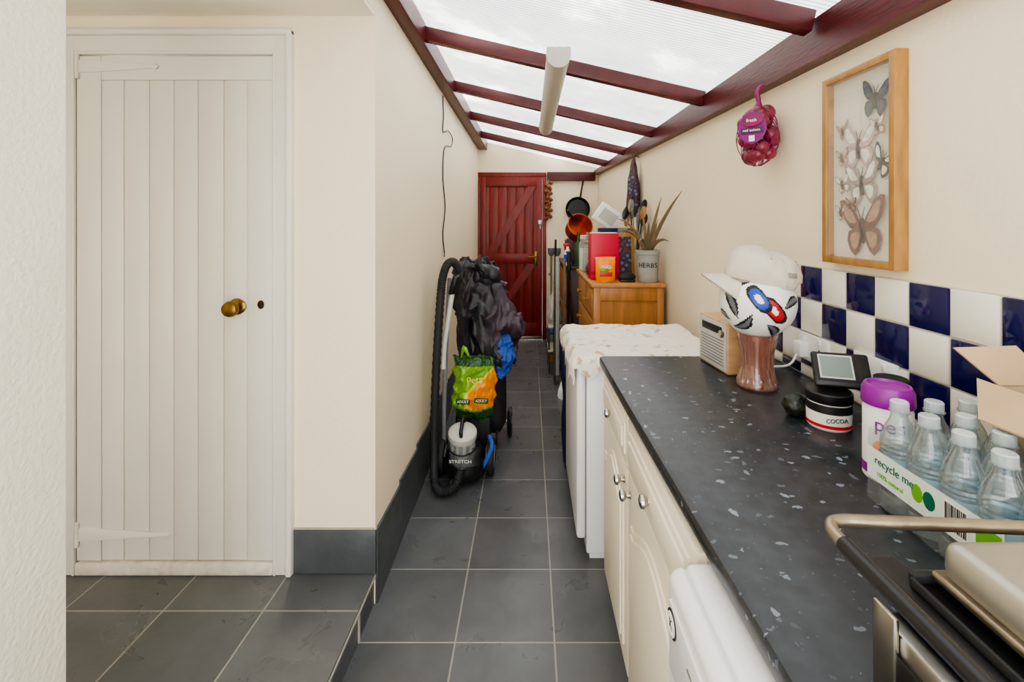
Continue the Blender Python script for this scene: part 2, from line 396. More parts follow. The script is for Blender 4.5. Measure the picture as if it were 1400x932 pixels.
# roof
RS=.233; RZ=2.327
b=B('roof_rafters')
for y in (-.33,.54,1.41,2.28,3.15,4.02,4.89):
    b.box((.135,y,RZ-RS*.705),(1.46,.045,.066),m_red,.003,2,(0,math.atan(RS),0))
b.done(False)
b=B('roof_polycarbonate_sheet')
f=lambda x:RZ+.042-RS*(x+.57)
b.poly([(-.64,-.7,f(-.64)),(1.05,-.7,f(1.05)),(1.05,5.72,f(1.05)),(-.64,5.72,f(-.64))],[(0,1,2,3)],m_poly); b.done(False)
b=B('trim_wall_plate_left'); b.bb(-.60,-.505,-.7,YF,2.26,2.365,m_redY,.003); b.done(False)
b=B('trim_wall_plate_right')
pts=[]
for y in (-1.,5.6):
    zb=1.862+.0175*y
    pts+= [(wx(y)-.05,y,zb),(wx(y)+.01,y,zb),(wx(y)+.01,y,2.0),(wx(y)-.05,y,2.012)]
b.poly(pts,[(0,1,2,3),(4,5,6,7),(0,1,5,4),(1,2,6,5),(2,3,7,6),(3,0,4,7)],m_redY); b.done(False)
b=B('trim_far_beam'); b.bb(.21,.78,YF-.05,YF,1.885,1.99,m_redY,.003); b.done(False)

# ---------------------------------------------------------------- white plank door (alcove)
b=B('door_1')
yf=YC-.012
zb,zt=.165,2.004
b.bb(-1.650,-.934,YC+.006,YC+.04,zb,zt,m_white)
b.bb(-1.650,-1.562,yf,YC+.01,zb,zt,m_white,.003)
xs=[-1.562,-1.480,-1.387,-1.298,-1.210,-1.116,-1.030]
for a,c in zip(xs,xs[1:]): b.bb(a+.0008,c-.0008,yf+.002,YC+.01,zb,1.916,m_white,.005,2)
b.bb(-1.562,-.934,yf+.002,YC+.01,1.9165,zt,m_white,.002)
b.bb(-1.030,-.934,yf+.002,YC+.01,zb,1.916,m_white,.002)
# strap hinges
for z,x1 in ((.262,-1.33),(1.965,-1.37)):
    b.prism([(-1.64,z-.022),(-1.60,z-.022),(x1,z-.006),(x1+.012,z-.010),(x1+.02,z),(x1+.012,z+.010),(x1,z+.006),(-1.60,z+.022),(-1.64,z+.022)],lambda u,v,w:Vector((u,w,v)),yf+.001,yf-.005,m_white,.001)
    b.cyl((-1.645,yf-.004,z),.007,.09,m_white,12)
# knob
kx,kz=-1.057,1.0915
b.lathe([(0,0),(.026,0),(.026,.004),(.020,.008),(.010,.010),(.009,.028),(.018,.034),(.027,.044),(.029,.054),(.025,.064),(.012,.070),(0,.071)],(kx,yf,kz),m_brass,32,(math.pi/2,0,0))
b.lathe([(0,0),(.030,0),(.030,.003),(.026,.005),(0,.005)],(kx-.008,yf,kz),m_brass,32,(math.pi/2,0,0))
b.lathe([(0,0),(.012,0),(.012,.003),(.009,.004),(0,.004)],(-.979,yf+.002,1.098),m_dk,20,(math.pi/2,0,0),scale=(1,1.35,1))
b.bb(-.981,-.977,yf-.004,yf-.001,1.085,1.102,m_text)
b.done()
b=B('trim_door_frame_alcove')
for x0,x1,s in ((-.932,-.862,1),(-1.722,-1.652,-1)):
    b.bb(x0,x1,YC-.016,YC+.05,.115,2.082,m_white,.003)
    xo=x1 if s>0 else x0
    b.bb(min(xo,xo-s*.022),max(xo,xo-s*.022),YC-.030,YC,.115,2.098,m_white,.007,3)
    xi=x0 if s>0 else x1
    b.bb(min(xi,xi+s*.010),max(xi,xi+s*.010),YC-.021,YC,.115,2.02,m_white,.003)
b.bb(-1.722,-.862,YC-.0155,YC+.05,2.012,2.082,m_white,.003)
b.bb(-1.722,-.862,YC-.031,YC,2.076,2.100,m_white,.007,3)
b.bb(-1.652,-.932,YC-.020,YC+.05,.115,.160,m_dirty,.006)
b.bb(-1.652,-.932,YC-.0205,YC,2.008,2.02,m_white,.003)
b.done()

# ---------------------------------------------------------------- far red door
b=B('door_2')
x0,x1=-.585,.150; n=7; yd=YF-.015
for k in range(n):
    a=x0+(x1-x0)*k/n; c=x0+(x1-x0)*(k+1)/n
    b.bb(a,c,yd,yd+.03,.03,1.93,m_reddoor,.005)
b.bb(x0,x0+.065,yd-.022,yd,.03,1.93,m_reddoor,.003); b.bb(x1-.065,x1,yd-.022,yd,.03,1.93,m_reddoor,.003)
for z0,z1 in ((1.82,1.93),(.90,1.02),(.04,.20)): b.bb(x0+.06,x1-.06,yd-.0215,yd,z0,z1,m_reddoor,.004)
fz=lambda u,v,w:Vector((u,w,v))
b.prism([(x0+.065,1.02),(x0+.17,1.02),(x1-.065,1.82),(x1-.17,1.82)],fz,yd,yd-.02,m_reddoor)
b.prism([(x0+.065,.20),(x0+.17,.20),(x1-.065,.90),(x1-.17,.90)],fz,yd,yd-.02,m_reddoor)
b.bb(x1-.095,x1-.055,yd-.03,yd-.02,.88,1.05,m_brass,.003)
b.tube([(x1-.075,yd-.02,.985),(x1-.075,yd-.06,.985),(x1-.11,yd-.066,.985),(x1-.17,yd-.062,.985)],.008,m_brass)
b.bb(x1-.05,x1+.0,yd-.04,yd,1.36,1.42,m_steel,.005)
b.tube([(x1-.02,yd-.03,1.36),(x1-.025,yd-.05,1.31),(x1-.03,yd-.03,1.36)],.005,m_steel)
b.bb(x0,x1,yd-.03,yd+.02,.005,.04,m_rust,.004)
b.done()
b=B('trim_door_frame_far')
b.bb(-.628,-.588,YF-.03,YF+.1,0,1.985,m_reddoor,.004); b.bb(.152,.198,YF-.03,YF+.1,0,1.985,m_reddoor,.004); b.bb(-.628,.198,YF-.031,YF+.1,1.932,1.988,m_reddoor,.004)
b.done()

# ---------------------------------------------------------------- tiled splashback
b=B('tile_splashback')
PT=.1075; zt=1.258; ystart=1.5485+PT*2
def tilebox(ya,yb,za,zb,mat):
    yc=(ya+yb)/2
    b.box((wx(yc)-.005,yc,(za+zb)/2),(.010,yb-ya-.004,zb-za-.004),mat,.003,2,(0,0,RA))
ncol=22
for r in range(4):
    z1=zt-r*PT; z0=max(z1-PT,.902)
    for c in range(ncol):
        y1=ystart-c*PT
        if y1-PT>1.80 or y1<-.2: continue
        tilebox(max(y1-PT,-.5),min(y1,1.78),z0,z1,m_glaze_b if (r+c)%2==0 else m_glaze_w)
vs=[]
for y in (-.5,1.78): vs+=[(wx(y)-.006,y,.9),(wx(y)+.002,y,.9),(wx(y)+.002,y,zt),(wx(y)-.006,y,zt)]
b.poly(vs,[(0,1,2,3),(4,5,6,7),(0,1,5,4),(2,3,7,6),(3,0,4,7)],m_grout)
b.done()
def socket(name,yc,w,zc=1.0):
    b=B(name); xw=wx(yc)-.010
    b.box((xw-.005,yc,zc),(.011,w,.086),m_plate,.003,2,(0,0,RA))
    for d in ((-w*.25,w*.25) if w>.1 else (0,)):
        b.box((xw-.012,yc+d,zc+.028),(.006,.012,.018),m_plate,.002)
        for oy,oz,h in ((0,.006,.009),(-.011,-.016,.004),(.011,-.016,.004)):
            b.box((xw-.0108,yc+d+oy,zc+oz-.004),(.001,.005 if oz>0 else .007,h),m_text)
    return b
b=socket('wall_socket',1.47,.146)
xw=wx(1.53)-.02
b.box((xw-.012,1.508,.992),(.03,.046,.05),m_plate,.008,3)
b.tube([(xw-.024,1.508,.975),(xw-.05,1.50,.945),(xw-.08,1.52,.93),(xw-.12,1.56,.925),(xw-.17,1.60,.93)],.0035,m_plate)
b.done()
socket('wall_socket',1.215,.146,1.005).done()

# ---------------------------------------------------------------- base cabinets + worktop
cx=lambda y:.262+.0205*(1.74-y)
b=B('kitchen_worktop')
prof=[(0,.0),(-.004,.004),(-.006,.012),(-.006,.026),(-.003,.034),(.006,.038)]
YA,YB=-.3,1.742
vs=[];
for y in (YA,YB):
    for dx,dz in prof: vs.append((cx(y)+dx+.004,y,.862+dz))
    vs.append((wx(y)-.001,y,.90)); vs.append((wx(y)-.001,y,.862))
n=len(prof)+2
fs=[tuple(range(n)),tuple(range(n,2*n))]+[(k,(k+1)%n,n+(k+1)%n,n+k) for k in range(n)]
b.poly(vs,fs,m_top); b.done(ang=25)

b=B('kitchen_base_cabinet')
DX=.292
b.bb(DX,.88,.772,1.735,.10,.860,m_cab)
b.bb(DX+.05,.88,.772,1.735,0.0,.10,m_cab)
pl=lambda y0,z0: (lambda u,v,w:Vector((DX-w,y0-u,z0+v)))
def front(y0,y1,z0,z1,arch):
    w=y0-y1; h=z1-z0; F=pl(y0,z0)
    b.prism([(.002,0),(w-.002,0),(w-.002,h),(.002,h)],F,0,.016,m_cab,.004)
    def outline(m,ah):
        pts=[(m,m),(w-m,m),(w-m,h-m-ah)]
        if ah>0:
            K=12; pts.append((w-m-.03,h-m-ah)) ; 
            for k in range(K+1):
                t=k/K; u=(w-m-.045)+(-(w-2*m-.09))*t
                pts.append((u,h-m-ah+.008+(ah-.008)*math.sin(math.pi*t)))
            pts.append((m+.03,h-m-ah))
        pts.append((m,h-m-ah)); return pts
    mm=.05 if arch else .028
    b.prism(outline(mm,.07 if arch else 0),F,.016,.0215,m_cab,.003)
    b.prism(outline(mm+.016,.066 if arch else 0),F,.0215,.027,m_cab,.005)
front(1.735,1.318,.705,.850,False); front(1.735,1.318,.115,.700,True)
front(1.314,.776,.705,.850,False); front(1.314,.776,.115,.700,True)
def knob(y,z): b.lathe([(0,0),(.010,0),(.008,.003),(.006,.010),(.012,.015),(.0155,.021),(.014,.027),(.007,.030),(0,.030)],(DX-.018,y,z),m_chrome,20,(0,-math.pi/2,0))
knob(1.53,.775); knob(1.045,.775); knob(1.355,.655); knob(1.275,.655)
b.done()

# washing machine
b=B('washing_machine')
b.bb(.25,.84,.165,.760,.02,.850,m_appl,.012,3)
b.bb(.222,.262,.166,.759,.03,.849,m_appl,.020,5)
b.bb(.2185,.224,.19,.735,.705,.81,m_appl,.002)
b.lathe([(0,0),(.17,0),(.19,.008),(.19,.014),(.15,.022),(.13,.010),(0,.016)],(.224,.46,.43),m_lgrey,48,(0,-math.pi/2,0))
b.lathe([(0,0.0),(.13,.0),(.11,.022),(0,.034)],(.216,.46,.43),m_clearj,40,(0,-math.pi/2,0))
for y,z in ((.716,.785),(.716,.585)):
    xo=.2180 if z>.7 else .2215
    b.lathe([(0,0),(.020,0),(.020,.0012),(0,.0013)],(xo,y,z),m_text,28,(0,-math.pi/2,0))
    b.lathe([(0,0),(.0165,0),(.0165,.0008),(0,.0009)],(xo-.0012,y,z),m_paper,28,(0,-math.pi/2,0))
    b.text('K',.02,T((xo-.0022,y,z))@SIDE,m_text)
for k in range(4): b.box((.218,.64-.03*k,.78),(.002,.016,.003),m_grey)
b.cyl((.214,.40,.762),.026,.02,m_appl,28,(0,math.pi/2,0))
for y in (.2,.72): b.cyl((.32,y,.011),.02,.022,m_blk,16)
b.done()

# ---------------------------------------------------------------- freezer with tablecloth
b=B('under_counter_freezer')
b.bb(.235,.80,1.93,2.52,.03,.838,m_appl,.008,3)
b.bb(.195,.232,1.932,2.518,.09,.836,m_appl,.012,3)
b.bb(.232,.236,1.94,2.51,.09,.83,m_grey)
b.bb(.25,.79,1.95,2.5,.0,.035,m_appl)
b.bb(.19,.197,2.0,2.06,.78,.80,m_lgrey,.003)
b.done()
b=B('floral_tablecloth')
nx,ny=80,80; vs=[];fs=[]
X0,X1,Y0,Y1,ZT=.190,.80,1.926,2.524,.8425
for i in range(nx+1):
    for j in range(ny+1):
        ov=.080+.020*math.sin(j*.55)+.014*math.sin(j*.21)
        u=X0-ov+(X1-(X0-ov))*i/nx
        ov2=.065+.022*math.sin(i*.5)
        v=Y0-ov2+(Y1+.03-(Y0-ov2))*j/ny
        dx=max(0,X0-u); dy=max(0,Y0-v); dz=max(0,v-Y1)
        rp=.010*math.sin(v*34+u*5); rq=.006*math.sin(u*38)
        x=u if dx==0 else X0-.004-min(dx,.02)*.4+(rp-.005)*min(1,dx/.03)*1.0
        y=v if dy==0 else Y0-.004-min(dy,.02)*.4+(rq-.004)*min(1,dy/.03)
        if dz>0: y=Y1+.003
        drop=math.sqrt(dx*dx+dy*dy) if dx>0 and dy>0 else dx+dy
        z=ZT-drop-dz
        if drop==0 and dz==0: z+=.006+.008*noise.noise(Vector((u*12,v*12,0)))+.005*noise.noise(Vector((u*40,v*25,0)))
        vs.append((x,y,z))
for i in range(nx):
    for j in range(ny):
        a=i*(ny+1)+j; fs.append((a,a+1,a+ny+2,a+ny+1))
b.poly(vs,fs,m_floral,0); b.done(ang=180)

# ---------------------------------------------------------------- pine chest of drawers
b=B('pine_chest_of_drawers')
cx0,cx1,cy0,cy1=.405,.850,2.945,3.85
b.bb(cx0-.02,cx1+.003,cy0-.015,cy1+.015,.985,1.012,m_pineh,.006,3)
b.bb(cx0+.01,cx1,cy0+.02,cy1-.02,.10,.985,m_pine)
for x,y in ((cx0+.02,cy0+.02),(cx1-.025,cy0+.02),(cx0+.02,cy1-.02),(cx1-.025,cy1-.02)): b.bb(x-.022,x+.022,y-.02,y+.02,0,.985,m_pine,.003)
b.bb(cx0+.04,cx1-.045,cy0+.004,cy0+.03,.90,.985,m_pine,.002); b.bb(cx0+.04,cx1-.045,cy0+.004,cy0+.03,.10,.18,m_pine,.002)
b.bb(cx0+.0,cx0+.02,cy0+.04,cy1-.04,.08,.12,m_pineh,.003)
zr=[.125,.345,.565,.775,.975]
for z0,z1 in zip(zr,zr[1:]):
    parts=[(cy0+.045,cy1-.045)] if z0<.7 else [(cy0+.045,3.39),(3.405,cy1-.045)]
    for a,c in parts:
        b.bb(cx0-.008,cx0+.02,a,c,z0+.006,z1-.006,m_pineh,.006,3)
        for yk in ([a+.2*(c-a),a+.8*(c-a)] if z0<.7 else [(a+c)/2]):
            b.lathe([(0,0),(.009,0),(.008,.010),(.015,.018),(.016,.024),(.008,.030),(0,.031)],(cx0-.008,yk,(z0+z1)/2),m_pine,16,(0,-math.pi/2,0))
b.done()
ZC=1.0125
# things on the chest
b=B('aloe_plant_pot')
px,py=.765,3.03
b.lathe([(0,0),(.058,0),(.062,.01),(.074,.175),(.079,.178),(.079,.205),(.072,.206),(.068,.19),(0,.185)],(px,py,ZC),m_pot,36,matfn=lambda c:m_soil if (c-Vector((px,py,c.z))).length<.06 and c.z>ZC+.17 else m_pot)
for i,ch in enumerate('HERBS'):
    a=-math.pi/2-.2+(i-2)*.34; r=.0745
    b.text(ch,.042,T((px+r*math.cos(a),py+r*math.sin(a),ZC+.11))@Euler((0,0,a+math.pi/2)).to_matrix().to_4x4()@FRONT,m_text)
z0=ZC+.18
for x3,y3,z3,bend in ((.855,2.62,1.575,.03),(.80,2.84,1.55,.02),(.72,3.00,1.50,.0),(.56,3.00,1.42,.05),(.85,2.84,1.28,.04),(.62,3.10,1.33,.07),(.74,2.90,1.40,.02),(.83,3.02,1.42,.0),(.55,2.96,1.33,.06),(.68,2.92,1.27,.05)):
    m1=Vector((px,py,z0)).lerp(Vector((x3,y3,z3)),.35)+Vector((0,0,bend)); m2=Vector((px,py,z0)).lerp(Vector((x3,y3,z3)),.7)+Vector((0,0,bend*.9))
    b.tube([(px,py,z0-.01),tuple(m1),tuple(m2),(x3,y3,z3)],[.013,.013,.008,.001],m_leaf,8,5,flat=.55)
b.lathe([(.02,0),(.022,.09),(.016,.12),(0,.13)],(px,py,ZC+.16),m_leaf,12)
b.done()
b=B('box_file')
b.box((.50,3.17,ZC+.155),(.19,.09,.31),m_pink,.004,2,(0,0,.12))
b.box((.455,3.125,ZC+.19),(.06,.004,.10),m_paper,.0,1,(0,0,.12)); b.box((.50,3.122,ZC+.05),(.17,.004,.012),m_copper,0,1,(0,0,.12))
b.box((.50,3.17,ZC+.313),(.17,.075,.004),m_paper,0,1,(0,0,.12))
b.done()
b=B('snack_bag')
b.rings([(ZC,.49,3.03,.055,.02),(ZC+.03,.49,3.03,.062,.030),(ZC+.10,.49,3.03,.060,.030),(ZC+.145,.49,3.03,.062,.010),(ZC+.160,.49,3.03,.066,.002)],m_orange,rip=.03,nz=.006,nsc=20)
b.text('nuts',.04,T((.49,2.994,ZC+.10))@FRONT,m_paper); b.box((.49,2.997,ZC+.05),(.08,.003,.03),m_tred,.001); b.sph((.48,3.005,ZC+.075),(.03,.012,.02),m_green)
b.done()
b=B('glasses_case'); b.sph((.630,3.03,ZC+.030),(.06,.035,.030),m_blkm,(0,0,.2)); b.box((.630,3.028,ZC+.008),(.10,.06,.014),m_blk,.005); b.done()
b=B('photo_frame')
b.box((.655,3.24,ZC+.155),(.14,.02,.31),m_oak,.004,2,(-.08,0,.1)); b.box((.653,3.227,ZC+.155),(.10,.004,.26),m_umb,0,1,(-.08,0,.1)); b.done()
b=B('pine_cones')
for c in ((.435,3.36,.045),(.45,3.46,.05),(.535,3.36,.04),(.46,3.41,.12)):
    for k in range(6):
        b.lathe([(0,0),(.045-abs(k-2)*.008,.006),(.035-abs(k-2)*.007,.014),(0,.014)],(c[0],c[1],ZC+c[2]-.038+k*.0135),m_cone,9,(.1,0,k*.4))
b.done()
def jar(name,x,y,r,h,fill,lid):
    b=B(name)
    b.lathe([(0,0),(r*.9,0),(r,.006),(r,h*.75),(r*.72,h*.86),(r*.72,h*.9)],(x,y,ZC),m_clearj,24)
    b.lathe([(0,.004),(r*.88,.004),(r*.88,h*.62),(0,h*.62)],(x,y,ZC),fill,20)
    b.cyl((x,y,ZC+h*.94),r*.8,h*.12,lid,24)
    b.done()
jar('storage_jar',.46,3.60,.05,.24,m_pot,m_steel); jar('storage_jar',.56,3.78,.05,.28,m_pot,m_steel); jar('storage_jar',.44,3.75,.045,.28,m_paper,m_lgrey)
b=B('cookbook'); b.box((.60,3.58,ZC+.425),(.20,.035,.15),m_paper,.003,2,(.1,.6,.1)); b.box((.60,3.56,ZC+.425),(.13,.004,.09),m_lgrey,0,1,(.1,.6,.1))
b.bb(.535,.665,3.52,3.68,ZC,ZC+.34,m_navy,.006); b.box((.60,3.518,ZC+.2),(.10,.004,.2),m_grey); b.done()
b=B('kitchen_utensil_crock')
b.lathe([(0,0),(.05,0),(.055,.16),(.05,.162),(.045,.02),(0,.02)],(.76,3.38,ZC),m_lgrey,24)
for k in range(11):
    a=k*.8; dx,dy=.06*math.cos(a),.05*math.sin(a); hh=.36+.05*(k%3)
    b.tube([(.76,3.38,ZC+.03),(.76+dx,3.38+dy,ZC+hh)],.005,m_blk if k%2 else m_steel,8,1)
    b.sph((.76+dx*1.1,3.38+dy*1.1,ZC+hh+.04),(.024,.006,.05),(m_blk,m_steel,m_grey,m_pine)[k%4],(0,.3*math.cos(a),a))
b.done()
b=B('cereal_box'); b.box((.735,3.75,ZC+.17),(.20,.07,.34),m_pot,.003,2,(0,0,.05)); b.box((.735,3.713,ZC+.2),(.15,.004,.16),m_copper,0,1,(0,0,.05)); b.done()
# cabinet behind chest
b=B('storage_cabinet')
b.bb(.33,.80,4.15,5.1,.0,.98,m_darkwood,.004); b.bb(.31,.81,4.13,5.12,.98,1.005,m_darkwood,.004)
for z in (.06,.34,.66): b.bb(.318,.332,4.17,5.08,z,z+.28,m_pine,.004)
b.done()
ZD=1.006
b=B('copper_saucepan')
b.lathe([(0,0),(.10,0),(.11,.01),(.115,.14),(.12,.145),(.11,.145),(.105,.012),(0,.012)],(.44,4.42,ZD+.30),m_copper,32,(1.1,0,.2))
b.tube([(.42,4.33,ZD+.40),(.38,4.30,ZD+.46),(.35,4.28,ZD+.50)],.009,m_blk)
b.bb(.36,.53,4.36,4.56,ZD,ZD+.235,m_umb,.01)
b.done()
b=B('spray_bottle')
b.lathe([(0,0),(.032,0),(.034,.01),(.034,.11),(.014,.15),(.012,.17)],(.345,4.24,ZD),m_paper,20)
b.lathe([(.0345,.03),(.0345,.10)],(.345,4.24,ZD),m_tblue,20)
b.box((.335,4.24,ZD+.185),(.06,.02,.028),m_tred,.005); b.tube([(.32,4.24,ZD+.175),(.315,4.24,ZD+.15),(.322,4.24,ZD+.135)],.004,m_tred); b.done()
b=B('glass_bottle')
for x,y,c in ((.44,4.22,m_dkgreen),(.52,4.20,m_clearj),(.59,4.23,m_darkwood)):
    b.lathe([(0,0),(.034,0),(.036,.01),(.036,.17),(.014,.22),(.013,.29),(.015,.292),(.015,.30),(0,.30)],(x,y,ZD),c,20)
b.done()
b=B('kettle')
b.lathe([(0,0),(.085,0),(.09,.02),(.075,.15),(.05,.19),(.02,.20),(0,.22)],(.68,4.37,ZD),m_lgrey,28); b.tube([(.62,4.37,ZD+.18),(.61,4.37,ZD+.25),(.74,4.37,ZD+.26),(.76,4.37,ZD+.16)],.008,m_blk)
b.done()
b=B('stock_pot')
b.lathe([(0,0),(.13,0),(.135,.01),(.135,.2),(.14,.205),(.13,.21),(.06,.235),(0,.24)],(.50,4.85,ZD),m_steel,32); b.lathe([(0,.24),(.015,.24),(.02,.27),(0,.275)],(.50,4.85,ZD),m_blk,16); b.done()
def pan(name,x,z,r,mat):
    b=B(name); y=YF-.03
    b.lathe([(0,0),(r*.8,0),(r,.035),(r*.97,.037),(r*.78,.006),(0,.006)],(x,y,z),mat,36,(math.pi/2,0,0))
    b.tube([(x+.03,y-.02,z+r*.9),(x+.05,y-.015,z+r+.1),(x+.07,y-.01,z+r+.2)],[.012,.010,.012],mat,8,4)
    b.lathe([(0,0),(.006,0),(.006,.03),(0,.03)],(x+.07,YF,z+r+.18),m_steel,8,(math.pi/2,0,0))
    b.done()
pan('frying_pan',.57,1.55,.145,m_blk)
b=B('onion_string')
for k in range(18):
    z=1.86-k*.025; a=k*2.4
    b.sph((.225+.028*math.cos(a),YF-.06+.02*math.sin(a),z),(.026,.026,.024),m_onionb,u=12,v=8)
b.tube([(.225,YF-.06,1.9),(.225,YF-.06,1.44)],.006,m_rust,6,1); b.done()
b=B('crutches')
for dx in (0,.07):
    b.tube([(.24+dx,5.30,.01),(.25+dx,5.45,.80),(.255+dx,5.49,1.05)],.012,m_steel,10,4)
    b.tube([(.25+dx,5.45,.80),(.23+dx,5.33,.80)],.016,m_grey,10,1)
    b.lathe([(.02,0),(.04,.03),(.045,.09),(.04,.09),(.033,.03)],(.255+dx,5.48,1.0),m_grey,16)
    b.cyl((.24+dx,5.30,.02),.018,.04,m_blk,12)
b.done()
b=B('broom')
b.tube([(.245,4.75,.10),(.265,4.75,1.22)],.011,m_blk,10,1)
b.bb(.20,.29,4.65,4.85,.09,.13,m_blkm,.008); b.bb(.205,.285,4.655,4.845,.0,.095,m_pine,.004); b.done()
b=B('mop')
b.tube([(.27,3.75,.12),(.285,3.78,1.10)],.010,m_steel,10,1); b.rings([(0,.265,3.74,.035,.06),(.06,.265,3.74,.03,.05),(.14,.27,3.745,.012,.015)],m_paper,rip=.15,k=9); b.done()
b=B('folded_ironing_board')
b.prism([(4.02,.08),(4.10,.02),(4.12,.9),(4.09,1.05),(4.04,1.10),(4.0,1.0)],lambda u,v,w:Vector((w,u,v)),.225,.255,m_pot,.004)
b.tube([(.215,4.03,.0),(.215,4.09,.85)],.008,m_steel,8,1); b.tube([(.215,4.10,.0),(.215,4.03,.85)],.008,m_steel,8,1); b.done()
b=B('camera_tripod')
for dx,dy in ((-.03,-.05),(-.03,.05),(.03,.0)):
    b.tube([(.335,3.98,1.0),(.335+dx*.4,3.98+dy*.5,.5),(.335+dx,3.98+dy,.006)],[.012,.010,.007],m_blk if dx<0 else m_steel,8,3)
b.cyl((.335,3.98,1.06),.018,.14,m_blk,16); b.box((.335,3.98,1.14),(.05,.06,.02),m_blk,.004); b.done()
b=B('step_stool')
for z in (.20,.42): b.bb(.17,.30,4.30,4.60,z,z+.02,m_lgrey,.004)
for x in (.18,.29):
    for y in (4.32,4.58): b.tube([(x,y,0),(x,y,.44)],.009,m_steel,8,1)
b.done()
b=B('plastic_carrier_bag')
b.rings([(.442,.235,4.44,.05,.09),(.50,.235,4.44,.06,.11),(.62,.235,4.44,.05,.10),(.70,.235,4.44,.03,.05),(.74,.235,4.44,.012,.02)],m_lgrey,rip=.08,nz=.012,nsc=14)
b.crumple(.02,16); b.done(ang=60)
b=B('plastic_storage_box'); b.bb(.19,.31,5.0,5.22,0,.20,m_grey,.01); b.bb(.185,.315,4.995,5.225,.20,.22,m_blue,.006); b.done()
b=B('blue_shopping_bag'); b.rings([(0,.255,2.72,.055,.10),(.15,.255,2.72,.065,.12),(.35,.255,2.72,.06,.12),(.55,.245,2.72,.06,.12),(.70,.23,2.72,.05,.11),(.76,.23,2.72,.03,.09)],m_navy,rip=.05,nz=.01,sq=3); b.done()

b=B('folded_umbrella')
uy=3.64; ux=wx(uy)-.055
b.rings([(1.44,ux,uy,.03,.05),(1.50,ux,uy,.045,.07),(1.62,ux,uy,.045,.075),(1.75,ux,uy,.035,.06),(1.86,ux,uy,.015,.025),(1.90,ux,uy,.006,.008)],m_umb,rip=.12,k=5,nz=.01,nsc=12)
b.tube([(ux,uy,1.88),(ux+.02,uy,1.91),(ux+.045,uy,1.90)],.004,m_blk); b.done()

# ---------------------------------------------------------------- fluorescent batten
b=B('ceiling_strip_light')
fy0,fy1,fx,fzz=1.96,3.50,.122,2.085
prof=[(-.048,.045),(-.050,.012),(-.040,-.018),(-.02,-.034),(.0,-.038),(.02,-.034),(.040,-.018),(.050,.012),(.048,.045)]
b.prism(prof,lambda u,v,w:Vector((fx+u,w,fzz+v)),fy0+.03,fy1-.03,m_diff)
for a,c in ((fy0,fy0+.032),(fy1-.032,fy1)):
    b.prism([(u*1.05,v*1.05) for u,v in prof],lambda u,v,w:Vector((fx+u,w,fzz+v)),a,c,m_diff,.004)
b.bb(fx-.03,fx+.03,fy0+.05,fy1-.05,fzz+.04,fzz+.052,m_lgrey)
b.done()

# cable on left wall
b=B('wall_cable')
yw=3.12; xw=lx(yw)+.006
b.tube([(xw,yw,2.24),(xw,yw+.02,2.10),(xw,yw-.0,2.0),(xw+.004,yw+.18,2.04),(xw+.004,yw+.36,2.02),(xw+.004,yw+.30,1.95),(xw,yw+.06,1.90),(xw,yw+.0,1.7),(xw,yw+.08,1.5),(xw,yw+.0,1.32),(xw,yw+.05,1.2),(xw+.01,yw+.0,1.17)],.004,m_blk,8,8); b.done()

# ---------------------------------------------------------------- framed butterflies
b=B('framed_butterfly_display')
fy0,fy1,fz0,fz1=1.127,1.398,1.281,1.818
yc=(fy0+fy1)/2; zc=(fz0+fz1)/2; W=fy1-fy0; H=fz1-fz0; bw=.019; dp=.036
def fr(u,v,w):
    y=yc-u; return Vector((wx(y)-w,y,zc+v))
def frbox(u0,u1,v0,v1,w0,w1,mat,bev=.003): b.prism([(u0,v0),(u1,v0),(u1,v1),(u0,v1)],fr,w0,w1,mat,bev)
m_back=M('display_backing',rgb(232,224,204),.6,ns=8,na=.03)
frbox(-W/2+.01,W/2-.01,-H/2+.01,H/2-.01,.001,.012,m_back,0)
frbox(-W/2,-W/2+bw,-H/2,H/2,.001,dp,m_oak); frbox(W/2-bw,W/2,-H/2,H/2,.001,dp,m_oak)
frbox(-W/2+bw-.001,W/2-bw+.001,H/2-bw,H/2,.001,dp,m_oak); frbox(-W/2+bw-.001,W/2-bw+.001,-H/2,-H/2+bw,.001,dp,m_oak)
def wing(u0,v0,s,rot,c1,c2,tail=1.0):
    u0*=.84; s*=.86
    up=[(0,.04),(.12,.22),(.30,.42),(.47,.52),(.56,.50),(.53,.34),(.44,.16),(.30,.03),(.1,0)]
    lo=[(0,.02),(.22,.03),(.38,-.02),(.42,-.16),(.36,-.32*tail),(.24,-.42*tail),(.13,-.34*tail),(.04,-.16)]
    cr,sr=math.cos(rot),math.sin(rot)
    def tr(p,sg,k=1,c=(0,0)):
        u,v=c[0]+(p[0]-c[0])*k,c[1]+(p[1]-c[1])*k
        u*=sg; v*=1.15; return (u0+s*(u*cr-v*sr),v0+s*(u*sr+v*cr))
    for sg in (1,-1):
        for sh,c,w in ((lo,(.2,-.15),.018),(up,(.32,.28),.0205)):
            b.prism([tr(p,sg) for p in sh],fr,w,w+.0012,c1)
            b.prism([tr(p,sg,.62,c) for p in sh],fr,w+.0014,w+.002,c2)
    bp=[(math.cos(t)*.028,math.sin(t)*.2-.02) for t in [k*math.pi/6 for k in range(12)]]
    b.prism([tr(p,1) for p in bp],fr,.016,.027,bd,.001)
    for sg in (1,-1): b.prism([tr(p,sg) for p in ((.0,.16),(.09,.36),(.10,.36),(.012,.15))],fr,.022,.023,bd)
bd=M('insect_body',rgb(52,40,32),.7)
bt=lambda n,r,g,bl:M('wing_'+n,rgb(r,g,bl),.6,ns=60,na=.25)
sl,pk,gy,wh,br,tn,bk=bt('slate',60,68,86),bt('pink',206,172,164),bt('grey',160,142,128),bt('white',238,234,216),bt('brown',112,62,42),bt('tan',178,136,104),bt('black',38,34,36)
